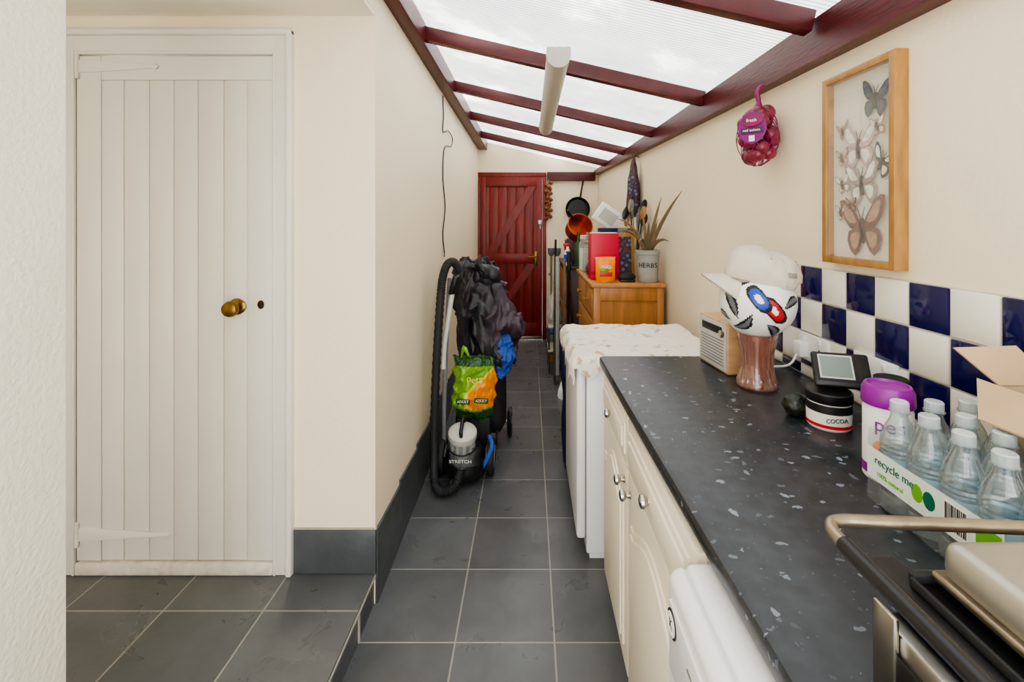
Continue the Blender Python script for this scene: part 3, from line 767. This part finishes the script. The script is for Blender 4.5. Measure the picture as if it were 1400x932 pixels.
wing(.065,.165,.105,-.15,bk,sl)
wing(.075,.095,.055,.1,tn,wh)
wing(-.075,.105,.055,.2,gy,tn)
wing(-.004,.050,.135,-.05,pk,wh)
wing(-.080,.030,.055,.1,tn,pk)
wing(.090,.000,.085,-.5,bk,wh)
wing(-.078,-.045,.060,.15,gy,wh)
wing(.010,-.050,.13,.08,gy,wh)
wing(-.085,-.125,.05,.1,tn,wh); wing(-.040,-.105,.045,0,br,tn)
wing(.012,-.170,.170,.06,br,tn)
frbox(-W/2+bw,W/2-bw,-H/2+bw,H/2-bw,.031,.0315,m_pane,0)
b.done()

# ---------------------------------------------------------------- red onion net
b=B('red_onion_net_bag')
oy=1.70; ox=wx(oy)-.075; oz=1.715
rnd=random.Random(3)
for k in range(34):
    a=rnd.uniform(0,6.28); zz=rnd.uniform(-.085,.078); rr=.060*math.sqrt(max(0,1-(zz/.105)**2))
    b.sph((ox+.75*rr*math.cos(a),oy+rr*math.sin(a),oz+zz),(.027,.027,.025),m_onion,(rnd.random(),rnd.random(),0),14,10)
for k in range(16):
    pts=[]
    for j in range(13):
        t=j/12; z=oz-.112+.212*t; r=.084*math.sqrt(max(.02,1-((t-.5)*2)**2*.97)); a=2*math.pi*k/16
        a2=a+(t*1.6 if k%2 else -t*1.6)
        pts.append((ox+.8*r*math.cos(a2),oy+r*math.sin(a2),z))
    b.tube(pts,.0016,m_mag,5,2)
b.tube([(ox,oy,oz+.085),(ox+.005,oy,oz+.12),(ox,oy,oz+.15),(ox+.01,oy,oz+.175),(wx(oy)-.052,oy,oz+.18)],[.022,.008,.010,.005,.003],m_mag,8,4)
LM=Matrix.Translation((ox,oy,oz))@Euler((0,0,math.radians(52))).to_matrix().to_4x4()
def lp(u,v,w): return LM@Vector((-.086-w+u*u*4+v*v*2,-u,v))
m_lab=M('onion_label',rgb(120,20,104),.35)
m_labb=M('onion_label_band',rgb(70,14,70),.4)
b.prism([(.046*math.cos(2*math.pi*k/24),.056*math.sin(2*math.pi*k/24)+.014) for k in range(24)],lp,-.004,.0,m_lab)
b.prism([(.034*math.cos(2*math.pi*k/20),.020*math.sin(2*math.pi*k/20)+.038) for k in range(20)],lp,.001,.002,m_mag)
b.prism([(-.036,-.006),(.036,-.006),(.036,.014),(-.036,.014)],lp,.0,.001,m_labb)
b.text('red onions',.013,LM@T((-.0885,0,.004))@SIDE,m_paper)
b.text('fresh',.017,LM@T((-.0895,0,.038))@SIDE,m_paper)
b.prism([(-.009,-.034),(.009,-.034),(.009,-.014),(-.009,-.014)],lp,.0,.001,m_paper)
b.done()

# ---------------------------------------------------------------- counter-top items
ZK=.9005
vx,vy=.69,1.42
b=B('glass_vase')
b.lathe([(0,0),(.052,0),(.058,.006),(.058,.016),(.050,.03),(.043,.07),(.045,.11),(.054,.150),(.058,.165),(.054,.165),(.050,.150),(.041,.11),(.039,.07),(.044,.035),(0,.020)],(vx,vy,ZK),m_vase,40)
for k in range(20):
    a=2*math.pi*k/20
    b.tube([(vx+r*math.cos(a),vy+r*math.sin(a),ZK+z) for r,z in ((.056,.018),(.050,.03),(.043,.07),(.045,.11),(.054,.15))],.0028,m_vase,6,2)
b.done()
bc=Vector((vx,vy,ZK+.165+.094))
b=B('football'); R=.108
bn=Vector((-.43,-.90,.08)).normalized(); be=Vector((.90,-.43,0)).normalized(); bu=bn.cross(be)*-1
if bu.z<0: bu=-bu
leaves=[]
for (u,v,rot,hl,hw) in ((-.62,-.02,.5,.44,.16),(-.30,-.62,-.9,.42,.14),(.42,-.72,.7,.36,.14),(.84,.10,1.9,.36,.14),(-.38,.55,2.2,.34,.13),(.12,.80,1.2,.30,.12),(-.85,-.35,1.2,.3,.12)):
    w=math.sqrt(max(0,1-u*u-v*v)); c0=(be*u+bu*v+bn*w).normalized()
    e=(bu-c0*bu.dot(c0)).normalized(); g=c0.cross(e); a1=e*math.cos(rot)+g*math.sin(rot); a2=c0.cross(a1)
    leaves.append((c0,a1,a2,hl,hw))
for (u,v,rot,hl,hw) in ((0,.2,.3,.4,.13),(.5,-.3,1.4,.4,.13),(-.5,-.3,2.4,.4,.13)):
    w=-math.sqrt(max(0,1-u*u-v*v)); c0=(be*u+bu*v+bn*w).normalized()
    e=(bu-c0*bu.dot(c0)).normalized(); g=c0.cross(e); a1=e*math.cos(rot)+g*math.sin(rot); a2=c0.cross(a1)
    leaves.append((c0,a1,a2,hl,hw))
def ballmat(c):
    d=(c-bc).normalized(); u=d.dot(be); v=d.dot(bu)
    if d.dot(bn)>.3:
        for (cu,cv,m) in ((.04,.12,m_tblue),(.40,-.16,m_tred)):
            du=u-cu; dv=v-cv; p=(du*.80+dv*.60)/.20; q=(du*-.60+dv*.80)/.40; r=abs(p)**2.6+abs(q)**2.6
            if r<.07: return m_paper
            if r<.5: return m
            if r<1.0: return m_text
    for i,(c0,a1,a2,hl,hw) in enumerate(leaves):
        if d.dot(c0)>.5:
            a=d.dot(a1)/hl; h=(d.dot(a2)-.12*(a*a))/hw
            if abs(a)<1:
                k=abs(h)/max(1e-3,(1-a*a))
                if k<.45: return m_grey
                if k<.95: return m_text
    return m_paper
b.sph(bc,R,m_paper,(.3,.2,0),160,120,matfn=ballmat); b.done()
b=B('baseball_cap')
cc=bc+Vector((.014,0,.074)); CT=(-.0,.13,-.25); CM=Matrix.Translation(cc)@Euler(CT).to_matrix().to_4x4()
def crown():
    t=bmesh.new(); R_=[]; seg=72
    pf=[(.094,-.020),(.099,-.008),(.101,.006),(.100,.022),(.095,.040),(.085,.056),(.070,.068),(.048,.076),(.024,.079),(.004,.080)]
    for r,z in pf:
        row=[]
        for k in range(seg):
            a=2*math.pi*k/seg; c,sn=math.cos(a),math.sin(a)
            fr_=max(0,-c)
            p=Vector((r*c*1.05,r*sn,z+.012*fr_*max(0,z)/.086))
            seam=abs(((a/(math.pi/3))+.5)%1-.5)
            p*=1-.022*math.exp(-(seam/.035)**2)
            p+=noise.noise_vector(p*24)*.0065+noise.noise_vector(p*55)*.0026
            if z<0 and c>.80: p.z+=.016
            row.append(t.verts.new(p))
        R_.append(row)
    for a,bq in zip(R_,R_[1:]):
        for k in range(seg): t.faces.new((a[k],a[(k+1)%seg],bq[(k+1)%seg],bq[k]))
    t.faces.new(R_[-1]); bmesh.ops.recalc_face_normals(t,faces=t.faces)
    b.add(t,m_cap,CM)
crown()
b.lathe([(.0,.0),(.008,0),(.008,.004),(0,.006)],CM@Vector((0,0,.080)),m_cap,12)
for k in range(6):
    a=k*math.pi/3+math.pi/6
    p=CM@Vector((.082*1.05*math.cos(a),.082*math.sin(a),.0605)); b.sph(p,.0028,m_capd,u=8,v=6)
vs=[];fs=[];na=28;nr=8
for i in range(na+1):
    t=-1+2*i/na; a=math.pi+t*math.radians(56)
    for j in range(nr+1):
        f=j/nr; r=.096+ f*.066*math.sqrt(max(0,1-t*t))**.8
        vs.append(CM@Vector((r*math.cos(a)*1.05,r*math.sin(a)*(1-.06*f),-.014-.012*f-.045*(t*t)*(.25+.75*f)+.008*(1-t*t))))
for i in range(na):
    for j in range(nr):
        a=i*(nr+1)+j; fs.append((a,a+1,a+nr+2,a+nr+1))
b.poly(vs,fs,m_cap,0)
b.poly([v-Vector((0,0,.003)) for v in vs],fs,m_cap,0)
b.tube([tuple(vs[i*(nr+1)+nr]-Vector((0,0,.0015))) for i in range(0,na+1,2)],.0024,m_capd,6,2)
b.tube([tuple(CM@Vector((.0985*1.05*math.cos(a),.0985*math.sin(a),-.012))) for a in [math.pi+(-1+2*i/12)*math.radians(62) for i in range(13)]],.0018,m_capd,6,2)
pt=CM@Vector((.062,-.082,.022)); b.box(pt,(.030,.003,.014),m_capd,.001,1,(-.25,.13,.35))
b.done(ang=70)

b=B('retro_radio')
rc=Vector((.695,1.62,ZK+.085)); rt=.12
E=Euler((0,0,rt)).to_matrix()
def rb(dx,dy,dz,sx,sy,sz,mat,bev=.004): b.box(rc+E@Vector((dx,dy,dz)),(sx,sy,sz),mat,bev,3,(0,0,rt))
m_rwood=M('radio_wood',rgb(190,152,112),.4,ns=5,na=.12,stretch=(2,8,8))
rb(0,0,0,.13,.19,.17,m_rwood,.006); rb(-.066,0,0,.004,.175,.155,m_lgrey,.002)
rb(-.0685,.0,.052,.003,.13,.025,m_text,.001)
for k in range(9): rb(-.0685,.0,.02-.010*k,.002,.15,.003,m_grey,.0005)
b.cyl(rc+E@Vector((-.073,-.07,.045)),.012,.012,m_steel,20,(0,math.pi/2,0)); b.done()

b=B('avocado'); b.rings([(ZK,.69,1.21,.012,.012),(ZK+.006,.69,1.21,.026,.024),(ZK+.026,.69,1.21,.036,.030),(ZK+.045,.69,1.21,.028,.024),(ZK+.056,.688,1.21,.012,.012),(ZK+.058,.687,1.21,.003,.003)],m_avo,nz=.002,nsc=60)
b.done(ang=60)
b=B('spread_jar')
jx,jy=.735,1.15
b.lathe([(0,0),(.044,0),(.048,.005),(.049,.045),(.047,.060),(.044,.064)],(jx,jy,ZK),m_paper,36)
b.lathe([(.0494,.008),(.0496,.016)],(jx,jy,ZK),m_tred,36)
b.lathe([(.0494,.042),(.0486,.061)],(jx,jy,ZK),m_text,36)
b.lathe([(.0,.064),(.049,.064),(.051,.067),(.051,.085),(.048,.088),(0,.088)],(jx,jy,ZK),m_blk,36)
b.text('COCOA',.014,T((jx-.012,jy-.0505,ZK+.030))@FRONT,m_text); b.done()
b=B('energy_monitor_display')
mc=Vector((.765,1.150,ZK+.134)); e=(-.55,0,-.30); Em=Euler(e).to_matrix()
def mb(dx,dy,dz,sx,sy,sz,mat,bev=.003): b.box(mc+Em@Vector((dx,dy,dz)),(sx,sy,sz),mat,bev,3,e)
mb(0,0,0,.124,.014,.086,m_blk,.006); mb(-.012,-.0075,.004,.086,.002,.066,m_blkm,.001); mb(-.012,-.0088,.006,.066,.001,.050,m_screen,0)
mb(-.012,-.0083,.006,.074,.001,.058,m_lgrey,0)
b.box(mc+Vector((.0,.028,-.026)),(.07,.045,.032),m_blk,.004,3,(0,0,-.30)); b.done()
b=B('coffee_jar')
b.lathe([(0,0),(.036,0),(.038,.005),(.038,.09),(.030,.105),(.030,.108)],(.830,1.075,ZK),m_blk,28); b.cyl((.830,1.075,ZK+.125),.034,.034,m_blkm,28)
b.lathe([(.0385,.02),(.0385,.075)],(.830,1.075,ZK),m_cone,28); b.done()
b=B('vitamin_tub')
tx,ty=.70,.915
b.lathe([(0,0),(.038,0),(.041,.004),(.041,.135),(.037,.145)],(tx,ty,ZK),m_paper,40)
b.lathe([(0,.145),(.043,.145),(.044,.148),(.043,.172),(.038,.182),(.034,.183),(.032,.178),(0,.178)],(tx,ty,ZK),m_purple,40)
b.lathe([(.0416,.012),(.0416,.030)],(tx,ty,ZK),m_purple,40)
b.sph((tx-.030,ty-.024,ZK+.065),(.014,.014,.018),m_orange); b.sph((tx-.018,ty-.033,ZK+.048),(.011,.009,.011),m_orange)
for i,ch in enumerate('pes'):
    a=math.radians(-145+i*24); r=.0418
    b.text(ch,.036,T((tx+r*math.cos(a),ty+r*math.sin(a),ZK+.112))@Euler((0,0,a+math.pi/2)).to_matrix().to_4x4()@FRONT,m_purple)
b.done()

b=B('water_bottle_pack')
BX=[.640,.700,.760]; BY=[.81,.75,.69,.63]
prof=[(0,.004),(.018,.0),(.026,.003),(.0285,.010),(.0285,.030),(.0265,.034),(.0285,.038),(.0285,.052),(.0265,.056),(.0285,.060),(.0285,.100),(.0265,.104),(.0285,.108),(.0265,.112),(.0285,.116),(.0270,.124),(.022,.142),(.0145,.158),(.0125,.166),(.0125,.170),(.0155,.171),(.0155,.174),(.0125,.175)]
m_blabel=M('bottle_label_blue',rgb(176,208,222),.4,ns=20,na=.1)
for x in BX:
    for y in BY:
        b.lathe(prof,(x,y,ZK),m_bottle,24)
        b.lathe([(.0132,.172),(.0138,.176),(.0138,.188),(.012,.190),(0,.190)],(x,y,ZK),m_botcap,20)
        b.lathe([(.0287,.062),(.0287,.098)],(x,y,ZK),m_blabel,24)
m_lbl=M('bottle_wrap_print',rgb(226,236,226),.35,ns=20,na=.04)
m_lgreen=M('wrap_green',rgb(110,176,50),.4); m_dteal=M('wrap_teal',rgb(10,100,80),.4)
fx0=.609
lp2=lambda u,v,w:Vector((fx0-w,.842-u,ZK+v))
def lb(u0,u1,v0,v1,w,mat): b.prism([(u0,v0),(u1,v0),(u1,v1),(u0,v1)],lp2,w,w+.0004,mat)
b.prism([(0,.006),(.243,.006),(.243,.132),(0,.132)],lp2,0,.0004,m_film)
b.prism([(0,.006),(.18,.006),(.18,.132),(0,.132)],lambda u,v,w:Vector((.608+u,.8425+w,ZK+v)),0,.0004,m_film)
lb(.0,.243,.046,.100,.001,m_lbl)
b.text('recycle me',.019,T((fx0-.0018,.842-.060,ZK+.082))@SIDE,m_dteal)
b.text('100% natural',.011,T((fx0-.0018,.842-.052,ZK+.060))@SIDE,m_lgreen)
for u in (.108,.130):
    b.prism([(u+.011*math.cos(t*.524),.074+.014*math.sin(t*.524)) for t in range(12)],lp2,.0016,.002,m_lgreen if u<.12 else m_dteal)
lb(.155,.195,.052,.094,.0016,m_paper)
for k in range(11): lb(.158+.0032*k,.158+.0032*k+(.0012 if k%3 else .002),.056,.092,.0022,m_text)
lb(.205,.240,.052,.092,.0016,m_lgreen)
b.done()

b=B('cardboard_box')
b.poly([(.80,.80,ZK),(.80,.54,ZK),(.90,.54,ZK),(.90,.80,ZK),(.80,.80,1.12),(.80,.54,1.12),(.90,.54,1.12),(.90,.80,1.12)],[(0,1,5,4),(1,2,6,5),(2,3,7,6),(3,0,4,7),(0,1,2,3)],m_card,.003)
b.poly([(.80,.80,1.12),(.90,.80,1.12),(.86,.83,1.18),(.745,.825,1.178)],[(0,1,2,3)],m_card,.003)
b.poly([(.80,.78,1.12),(.80,.55,1.12),(.715,.54,1.095),(.690,.72,1.098),(.745,.78,1.14)],[(0,1,2,3,4)],m_card,.003)
b.done()

# contact grill / table-top oven, foreground right
b=B('tabletop_grill')
b.bb(.372,.80,.12,.500,.905,.985,m_steel,.004)
b.bb(.368,.374,.14,.485,.915,.965,m_blk,.002)
b.bb(.366,.372,.47,.500,.905,1.0,m_steel,.002)
for x,y in ((.40,.15),(.78,.15),(.40,.47),(.78,.47)): b.cyl((x,y,.9030),.012,.005,m_blk,12,bev=.0005)
b.prism([(.388,.10),(.80,.10),(.80,.525),(.43,.525),(.425,.545),(.395,.545),(.388,.53)],lambda u,v,w:Vector((u,v,w)),.990,1.012,m_blk,.004)
b.bb(.405,.41,.12,.50,1.012,1.022,m_blkm,.002); b.bb(.41,.80,.50,.508,1.012,1.022,m_blkm,.002)
b.box((.625,.325,1.045),(.385,.345,.045),m_tray,.016,4)
b.bb(.427,.815,.148,.500,1.020,1.030,m_rust,.004,3)
b.tube([(.345,.05,1.055),(.335,.25,1.058),(.335,.44,1.058),(.334,.500,1.058),(.337,.522,1.059),(.352,.532,1.060),(.40,.530,1.060),(.60,.520,1.058),(.80,.512,1.056)],.0070,m_rust,14,8)
b.tube([(.335,.10,1.058),(.335,.30,1.058),(.334,.497,1.058)],.0085,m_blk,14,2)
b.tube([(.80,.512,1.056),(.80,.50,1.03),(.79,.49,1.0)],.007,m_rust,10,3)
b.done()

# ---------------------------------------------------------------- left side: vacuum, pet food, trolley with jacket
b=B('vacuum_cleaner')
vx,vy=-.37,2.58
b.rings([(.035,vx+.02,vy,.10,.13),(.07,vx+.02,vy,.12,.14),(.12,vx+.02,vy-.01,.115,.13),(.16,vx+.02,vy-.01,.09,.10),(.18,vx+.02,vy,.05,.06)],m_blk,sq=2.6)
for dx in (-.125,.145):
    b.lathe([(0,-.02),(.05,-.022),(.092,-.018),(.098,-.008),(.098,.008),(.092,.018),(.05,.022),(0,.02)],(vx+.01+dx,vy+.02,.098),m_blkm,36,(0,math.pi/2,0))
    b.lathe([(.035,-.026),(.06,-.024),(.06,.024),(.035,.026)],(vx+.01+dx,vy+.02,.098),m_grey,28,(0,math.pi/2,0))
b.cyl((vx-.03,vy-.13,.03),.028,.03,m_blk,20,(0,math.pi/2,0))
tilt=(.30,.05,0); ET=Euler(tilt).to_matrix(); bcn=Vector((vx+.01,vy-.07,.115))
b.lathe([(0,0),(.064,0),(.068,.01),(.070,.15),(.066,.16),(0,.16)],bcn,m_clearj,32,tilt)
b.lathe([(0,.01),(.045,.01),(.035,.08),(.05,.10),(.055,.15),(0,.15)],bcn,m_grey,24,tilt)
for k in range(10):
    a=k*.628
    b.tube([tuple(bcn+ET@Vector((.057*math.cos(a),.057*math.sin(a),.10))),tuple(bcn+ET@Vector((.061*math.cos(a),.061*math.sin(a),.155)))],.008,m_lgrey,8,1)
b.lathe([(0,.16),(.072,.16),(.076,.17),(.074,.195),(.055,.212),(.02,.218),(0,.218)],bcn,m_lgrey,32,tilt)
b.lathe([(.071,.0),(.074,.005),(.074,.02),(.071,.024)],bcn,m_blk,32,tilt)
b.lathe([(.071,.10),(.0735,.102),(.0735,.108),(.071,.110)],bcn,m_blk,32,tilt)
b.tube([tuple(bcn+ET@Vector((0,-.05,.20))),tuple(bcn+ET@Vector((0,-.055,.245))),tuple(bcn+ET@Vector((0,.03,.26))),tuple(bcn+ET@Vector((0,.055,.20)))],.010,m_blk,10,6)
b.text('STRETCH',.028,T(bcn+ET@Vector((0,-.074,.07)))@Euler((.30,0,0)).to_matrix().to_4x4()@FRONT,m_paper)
b.tube([(vx+.10,vy-.08,.05),(vx+.165,vy-.06,.18),(vx+.15,vy,.22)],.012,m_blue,10,6)
b.tube([(-.475,2.60,.06),(-.475,2.62,.5),(-.455,2.66,1.08)],.012,m_grey,12,3)
b.tube([(-.36,2.45,.10),(-.38,2.39,.055),(-.44,2.37,.032),(-.49,2.42,.055),(-.505,2.48,.20),(-.505,2.50,.45),(-.495,2.52,.75),(-.480,2.53,1.0),(-.470,2.54,1.10),(-.45,2.56,1.165),(-.42,2.60,1.175),(-.40,2.66,1.12)],.021,m_blkm,14,14,rib=.14)
b.tube([(-.43,2.60,1.0),(-.45,2.58,.85),(-.465,2.56,.72),(-.47,2.55,.60)],[.014,.013,.012,.014],m_lgrey,12,5)
b.box((-.42,2.60,1.05),(.035,.05,.12),m_blk,.012,3,(.2,.3,0))
b.done()
b=B('shopping_trolley')
b.rings([(.10,-.30,2.98,.13,.10),(.14,-.30,2.98,.15,.12),(.35,-.30,2.98,.15,.12),(.58,-.30,2.98,.14,.11),(.62,-.30,2.98,.10,.08)],m_blkm,rip=.02,sq=4)
for dx in (-.16,.17):
    b.lathe([(0,-.012),(.07,-.012),(.085,-.014),(.09,0),(.085,.014),(.07,.012),(0,.012)],(-.30+dx,3.08,.09),m_blk,32,(0,math.pi/2,0))
    b.lathe([(.02,-.018),(.03,-.018),(.03,.018),(.02,.018)],(-.30+dx,3.08,.09),m_grey,16,(0,math.pi/2,0))
b.tube([(-.12,3.08,.09),(-.47,3.08,.09)],.008,m_steel,8,1)
b.tube([(-.40,2.88,.0),(-.40,2.88,.12)],.008,m_steel,8,1); b.tube([(-.20,2.88,.0),(-.20,2.88,.12)],.008,m_steel,8,1)
b.tube([(-.42,3.09,.1),(-.42,3.11,.6),(-.41,3.11,1.0),(-.37,3.10,1.05),(-.27,3.10,1.05),(-.23,3.11,1.0),(-.22,3.11,.6),(-.22,3.09,.1)],.009,m_steel,10,5)
b.done()
b=B('black_jacket')
# body draped over the handle: front sheet falls lower on the right, hem flares out
b.rings([(.52,-.21,2.97,.07,.10),(.56,-.23,2.97,.125,.14),(.64,-.25,2.98,.165,.155),(.72,-.262,2.98,.185,.16),(.80,-.27,2.98,.180,.155),(.88,-.285,2.99,.160,.14),(.95,-.31,3.0,.145,.13),(1.03,-.335,3.02,.130,.12),(1.09,-.35,3.04,.115,.10),(1.125,-.36,3.05,.08,.07),(1.14,-.365,3.06,.03,.03)],m_cloth,seg=220,rip=.05,k=9,nz=.05,nsc=6,sub=14,
  matfn=lambda c:m_cloth2 if (c.x>-.22+.35*(c.z-.9) and c.z>.68) else m_cloth)
# sleeve hanging on the front and hood roll at the top
b.tube([(-.37,2.95,1.07),(-.40,2.87,.96),(-.41,2.85,.82),(-.39,2.86,.66),(-.38,2.87,.58)],[.035,.048,.044,.036,.034],m_cloth,40,16,flat=.75)
b.tube([(-.45,3.0,1.07),(-.37,2.95,1.12),(-.27,2.96,1.09),(-.20,2.98,1.02)],[.025,.032,.028,.02],m_cloth,32,14,flat=.7)
b.crumple(.042,10,(1,1,.45),.28)
b.done(ang=75)
b=B('blue_carrier_bag'); b.rings([(.46,-.18,2.84,.02,.02),(.50,-.17,2.84,.05,.03),(.58,-.155,2.84,.055,.035),(.66,-.15,2.85,.045,.03),(.71,-.15,2.86,.02,.02)],m_blue,rip=.1,nz=.02,nsc=12,sub=8); b.crumple(.015,18); b.done(ang=60)
b=B('pet_food_bag')
gx,gy=-.330,2.79
m_yel=M('yellow_bag_print',rgb(226,206,40),.35)
def gm(c):
    d=(c.x-gx)*.9
    if c.z<.42+d and c.z>.31 and c.x>gx-.03: return m_orange
    if c.z<.44+d and c.z>.31 and c.x>gx-.05: return m_yel
    if c.z<.30: return m_dkgreen
    if c.z>.545: return m_dkgreen
    return m_green
b.rings([(.24,gx,gy,.09,.04),(.26,gx,gy,.112,.06),(.36,gx,gy,.120,.070),(.46,gx,gy,.118,.055),(.54,gx+.0,gy,.122,.030),(.585,gx,gy,.124,.008),(.60,gx+.005,gy,.122,.003)],m_green,seg=120,rip=.02,nz=.018,nsc=12,matfn=gm,sub=12)
b.crumple(.020,14,(1,1,.7),.3)
for dx,z in ((-.055,.36),(.050,.365)):
    b.box((gx+dx,gy-.084,z),(.080,.008,.028),m_dkgreen,.001,1,(0,.06,0)); b.text('ADULT',.021,T((gx+dx,gy-.0895,z))@FRONT,m_paper)
b.text('Pets',.055,T((gx+.01,gy-.074,.48))@Euler((-.2,-.15,0)).to_matrix().to_4x4()@FRONT,m_yel)
b.tube([(gx-.08,gy,.58),(gx-.06,gy-.01,.65),(gx-.03,gy-.01,.60)],[.006,.018,.004],m_green,8,4,flat=.3)
b.bb(gx-.10,gx+.10,gy-.04,gy+.05,.0,.245,m_blkm,.01)
b.done(ang=70)

# ---------------------------------------------------------------- light, camera
w=bpy.data.worlds.new('overcast_sky'); S.world=w; w.use_nodes=True
nt=w.node_tree; bg=nt.nodes['Background']
tc=N(nt,'ShaderNodeTexCoord'); n=N(nt,'ShaderNodeTexNoise'); n.inputs['Scale'].default_value=1.6; n.inputs['Detail'].default_value=3
L(nt,tc.outputs['Generated'],n.inputs['Vector'])
c=ramp(nt,n.outputs[0],[(.35,(.93,.93,.92,1)),(.65,(1,.99,.97,1))])
L(nt,c,bg.inputs[0]); bg.inputs[1].default_value=3.1
cam=bpy.data.cameras.new('camera'); co=bpy.data.objects.new('camera',cam); S.collection.objects.link(co)
co.location=(0,0,1.4); co.rotation_euler=(math.pi/2,0,0)
cam.sensor_width=36; cam.lens=640/1400*36; cam.shift_x=-24/1400; cam.shift_y=-163/1400; cam.clip_start=.02
S.camera=co
S.view_settings.view_transform='AgX'; S.view_settings.look='AgX - Medium High Contrast'; S.view_settings.exposure=0.95
